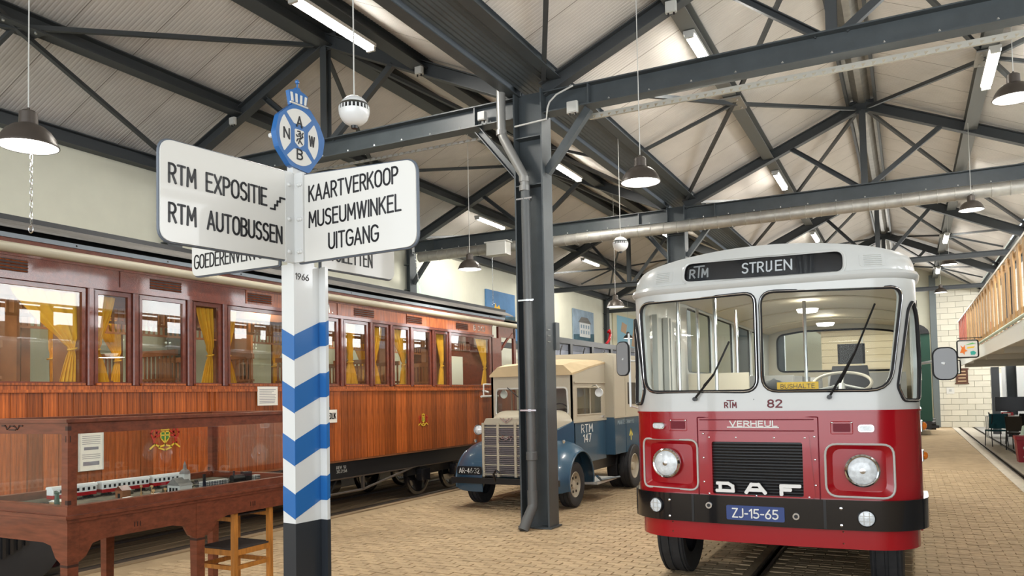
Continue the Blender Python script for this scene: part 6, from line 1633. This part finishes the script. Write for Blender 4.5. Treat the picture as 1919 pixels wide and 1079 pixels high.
# block wall and door under the balcony
d1 = MB().box((3.45, YF-.06, 0), (3.5, YF, 2.3)).box((4.4, YF-.06, 0), (4.45, YF, 2.3)).box((3.5, YF-.06, 2.25), (4.4, YF, 2.3)).build('door_1', WHITE); struct(d1)
MB().box((3.5, YF-.05, .05), (4.4, YF-.02, 2.25)).build('door_leaf', mat('door_cream', (.80, .79, .74), .5), d1); MB().box((3.62, YF-.06, 1.2), (4.28, YF-.05, 2.1)).build('door_panel', WHITE, d1)
dd = struct(MB().box((2.7, 33.2, 0), (2.95, 33.4, 2.45)).build('trim_1', mat('trim_dark', (.05, .055, .06), .6)))
pw = struct(MB().box((3.1, 34.0, 0), (XE, 34.1, 2.45)).build('wall_partition', mat('partition_white', (.74, .75, .74), .6)))
# signs
wb = thing('board', 'brown wooden board with pale lettering rows on the block wall', 'board', (2.08, YF-.03, 1.9))
MB().box((-.23, -.02, 0), (.23, .0, .62)).build('board', mat('board_brown', (.11, .04, .02), .5), wb)
for k in range(4): mb = MB().box((-.16+.02*(k % 2), -.026, .07+k*.14), (.16-.02*(k % 2), -.02, .12+k*.14)); mb.build('pale_row', mat('row_tan', (.55, .38, .22), .6), wb)
MB().box((-.26, -.03, .60), (.26, .0, .65)).build('board_rail', MATS['board_brown'], wb); MB().box((-.26, -.03, -.03), (.26, .0, .02)).build('board_rail', MATS['board_brown'], wb)
nt_ = thing('notice', 'small white notice on the block wall below the brown board', 'notice', (1.62, YF-.02, 1.45)); MB().box((-.15, -.01, 0), (.15, .0, .28)).build('sheet', PAPER, nt_); MB().box((-.05, -.013, .1), (.05, -.01, .2)).build('pictogram', GREYB, nt_)
def hangsign(x, y, z, w, h, label):
    t = thing('hanging_sign', label, 'sign', (x, y, z)); M = frame_map((0, 0, 0), (1, 0, 0), (0, 0, 1))
    MB().sheet(rr(-w/2, 0, w/2, h, .04), [], lambda u, v, d: M(u, v, d-.015), .03).build('panel', WHITE, t)
    rim(MB(), rr(-w/2, 0, w/2, h, .04), M, .022).build('frame', BLACK, t)
    for n_, col, P in (('orange_splash', (.85, .22, .03), [(-.16, .10), (-.12, .2), (-.15, .27), (-.09, .22), (-.06, .28), (-.05, .18), (.0, .14), (-.06, .12), (-.07, .05), (-.10, .10)]), ('green_swoosh', (.15, .55, .15), [(-.05, .27), (.1, .32), (.17, .30), (.05, .28)]), ('teal_mark', (.05, .45, .40), [(.06, .05), (.14, .05), (.17, .10), (.12, .14), (.05, .12)]), ('yellow_wave', (.85, .60, .08), [(-.02, .19), (.12, .2), (.15, .24), (.0, .23)])):
        MB().sheet([(a*w/.42, b*h/.37) for a, b in P], [], lambda u, v, d: M(u, v, d-.018), .004).build(n_, mat('sign_'+n_, col, .5), t)
    for dx in (-.15, .15): MB().cyl((dx*w/.42, 0, h), (dx*w/.42, 0, h+.06), .006, 6).build('hanger', BLACK, t)
    MB().cyl((-.2, 0, h+.06), (MX-.03-x, 0, h+.06), .01, 8).build('bracket_rod', BLACK, t)
hangsign(1.26, 21, 2.44, .42, .39, 'white sign with orange and green splash in a black frame hanging under the balcony edge')
hangsign(1.12, 25.5, 2.12, .42, .39, 'smaller framed white sign hanging just behind the splash sign')
# furniture under the balcony
dk = thing('desk', 'white office desk under the far end of the balcony', 'desk', (2.9, 31.0, 0))
MB().box((-.6, -.4, .72), (.75, .4, .76)).build('desk_top', WHITE, dk)
for x in (-.58, .7):
    for y in (-.38, .35): MB().box((x, y, 0), (x+.04, y+.04, .72)).build('leg', WHITE, dk)
mo = thing('monitor', 'wide black computer monitor on the white desk', 'monitor', (3.0, 30.8, .76))
MB().bevbox((-.42, -.02, .14), (.42, .02, .62), .01).build('screen', SCREEN, mo); MB().box((-.03, -.0, 0), (.03, .03, .2)).build('stand', BLACK, mo); MB().box((-.12, -.08, 0), (.12, .1, .015)).build('foot', BLACK, mo)
t = thing('red_box', 'small red and white box under the monitor', 'box', (2.9, 30.65, .76)); MB().box((-.17, -.06, 0), (.17, .06, .11)).build('box', RED, t); MB().box((-.12, -.062, .03), (.1, -.06, .08)).build('label_patch', PAPER, t)
t = thing('telephone', 'black desk telephone left of the monitor', 'telephone', (2.48, 30.8, .76)); MB().prism([(-.1, -.08, 0), (.1, -.08, 0), (.1, .1, 0), (-.1, .1, 0)], (0, 0, .05)).build('base', BLACK, t); MB().tube([(-.09, -.05, .07), (-.09, .08, .09)], .025, 8).build('handset', BLACK, t)
def chair(x, y, rz, label, cloth=BLACK, draped=False):
    t = thing('chair', label, 'chair', (x, y, 0), rz)
    MB().bevbox((-.22, -.22, .44), (.22, .22, .48), .03).build('seat', cloth, t)
    MB().hexa([(-.21, .19, .52), (.21, .19, .52), (.21, .22, .52), (-.21, .22, .52), (-.2, .27, .92), (.2, .27, .92), (.2, .30, .92), (-.2, .30, .92)]).build('backrest', cloth, t)
    for sx in (-.2, .2):
        MB().tube([(sx, -.19, .44), (sx*1.05, -.22, 0)], .014, 8).build('leg', BLACK, t); MB().tube([(sx, .3, .93), (sx, .2, .45), (sx*1.05, .27, 0)], .014, 8).build('leg', BLACK, t)
    if draped:
        mb = MB(); n = 10; vs = []
        for i in range(n):
            for j in range(3): vs.append((-.25+.5*i/(n-1), .17+.05*j+.01*sin(i*1.9), .95-(.0 if j == 1 else .42)))
        mb.add(vs, [(i*3+j, (i+1)*3+j, (i+1)*3+j+1, i*3+j+1) for i in range(n-1) for j in range(2)]); mb.build('draped_cloth', TEAL, t, smooth=True)
    return t
chair(2.22, 26.6, .3+pi, 'black chair draped with a dark teal cloth nearest the aisle', TEAL, True)
chair(2.62, 25.2, 2.7, 'black chair turned away between the teal chair and the green table'); chair(2.85, 27.6, -2.4, 'black chair behind the teal draped chair'); chair(3.35, 26.2, 1.2, 'black chair half hidden behind the other black chairs')
tb_ = thing('dining_table', 'round table under a pale green tablecloth by the right edge', 'table', (3.05, 22.9, 0))
mb = MB(); n = 40; vs = []
for k, (r_, z) in enumerate(((0, .76), (.55, .76), (.58, .74), (.66, .30))):
    for i in range(n):
        a = 2*pi*i/n; rr_ = r_*(1+(.07*sin(8*a) if k == 3 else 0)); vs.append((rr_*cos(a), rr_*sin(a), z))
mb.add(vs, [(k*n+i, k*n+(i+1) % n, (k+1)*n+(i+1) % n, (k+1)*n+i) for k in range(3) for i in range(n)]); mb.build('tablecloth', mat('cloth_mint', (.45, .58, .52), .8), tb_, smooth=True)
MB().cyl((0, 0, 0), (0, 0, .74), .04, 10).build('pedestal', BLACK, tb_); MB().lathe([(.3, 0), (.28, .03), (0, .04)]).build('foot', BLACK, tb_)
t = thing('plant', 'small leafy plant on the round table by the right edge', 'plant', (2.95, 22.8, .76)); MB().lathe([(.05, 0), (.07, .08), (0, .08)]).build('pot', BLACK, t)
mb = MB(); random.seed(9)
for i in range(26):
    a = random.uniform(0, 2*pi); l = random.uniform(.08, .2); p = Vector((0, 0, .08)); q = p+Vector((cos(a)*l, sin(a)*l, random.uniform(.02, .12))); sd = Vector((-sin(a), cos(a), 0))*.02; m_ = (p+q)/2+Vector((0, 0, .03)); mb.add([p, m_+sd, q, m_-sd], [(0, 1, 2, 3)])
mb.build('leaves', mat('leaf_green', (.10, .28, .04), .6), t)
rb = thing('waste_bin', 'dark red bin with a white double heart swirl on it at the right edge', 'bin', (2.40, 21.2, 0))
MB().hexa([(-.22, -.2, 0), (.22, -.2, 0), (.22, .2, 0), (-.22, .2, 0), (-.26, -.23, .52), (.26, -.23, .52), (.26, .23, .52), (-.26, .23, .52)]).build('body', mat('bin_red', (.28, .01, .02), .4), rb); MB().bevbox((-.28, -.25, .52), (.28, .25, .6), .02).build('lid', MATS['bin_red'], rb)
M = frame_map((0, -.222, .1), (1, 0, 0), (0, -.06, 1)); mb = MB()
strokes(mb, [[(.0, .08), (-.10, .17), (-.13, .24), (-.09, .30), (-.03, .30), (0, .25), (.03, .30), (.09, .30), (.13, .24), (.10, .17), (0, .08)], [(.0, .14), (-.05, .19), (-.07, .24), (-.03, .26), (0, .22), (.04, .24)]], M, .016, .004); strokes(mb, [[(-.13, .03), (-.08, .06), (-.03, .03), (.03, .05), (.09, .03), (.13, .05)]], M, .02, .004); mb.build('heart_emblem', LETW, rb)
cl = thing('wall_clock', 'yellow and green round ornament on the wall under the balcony', 'ornament', (4.2, 33.97, 1.75))
MB().lathe([(.16, 0), (.15, .03), (0, .03)], (0, 0, 0), (0, -1, 0), 20).build('disc', YEL, cl); MB().lathe([(.1, .035), (0, .037)], (0, 0, 0), (0, -1, 0), 20).build('face', GREEN, cl)
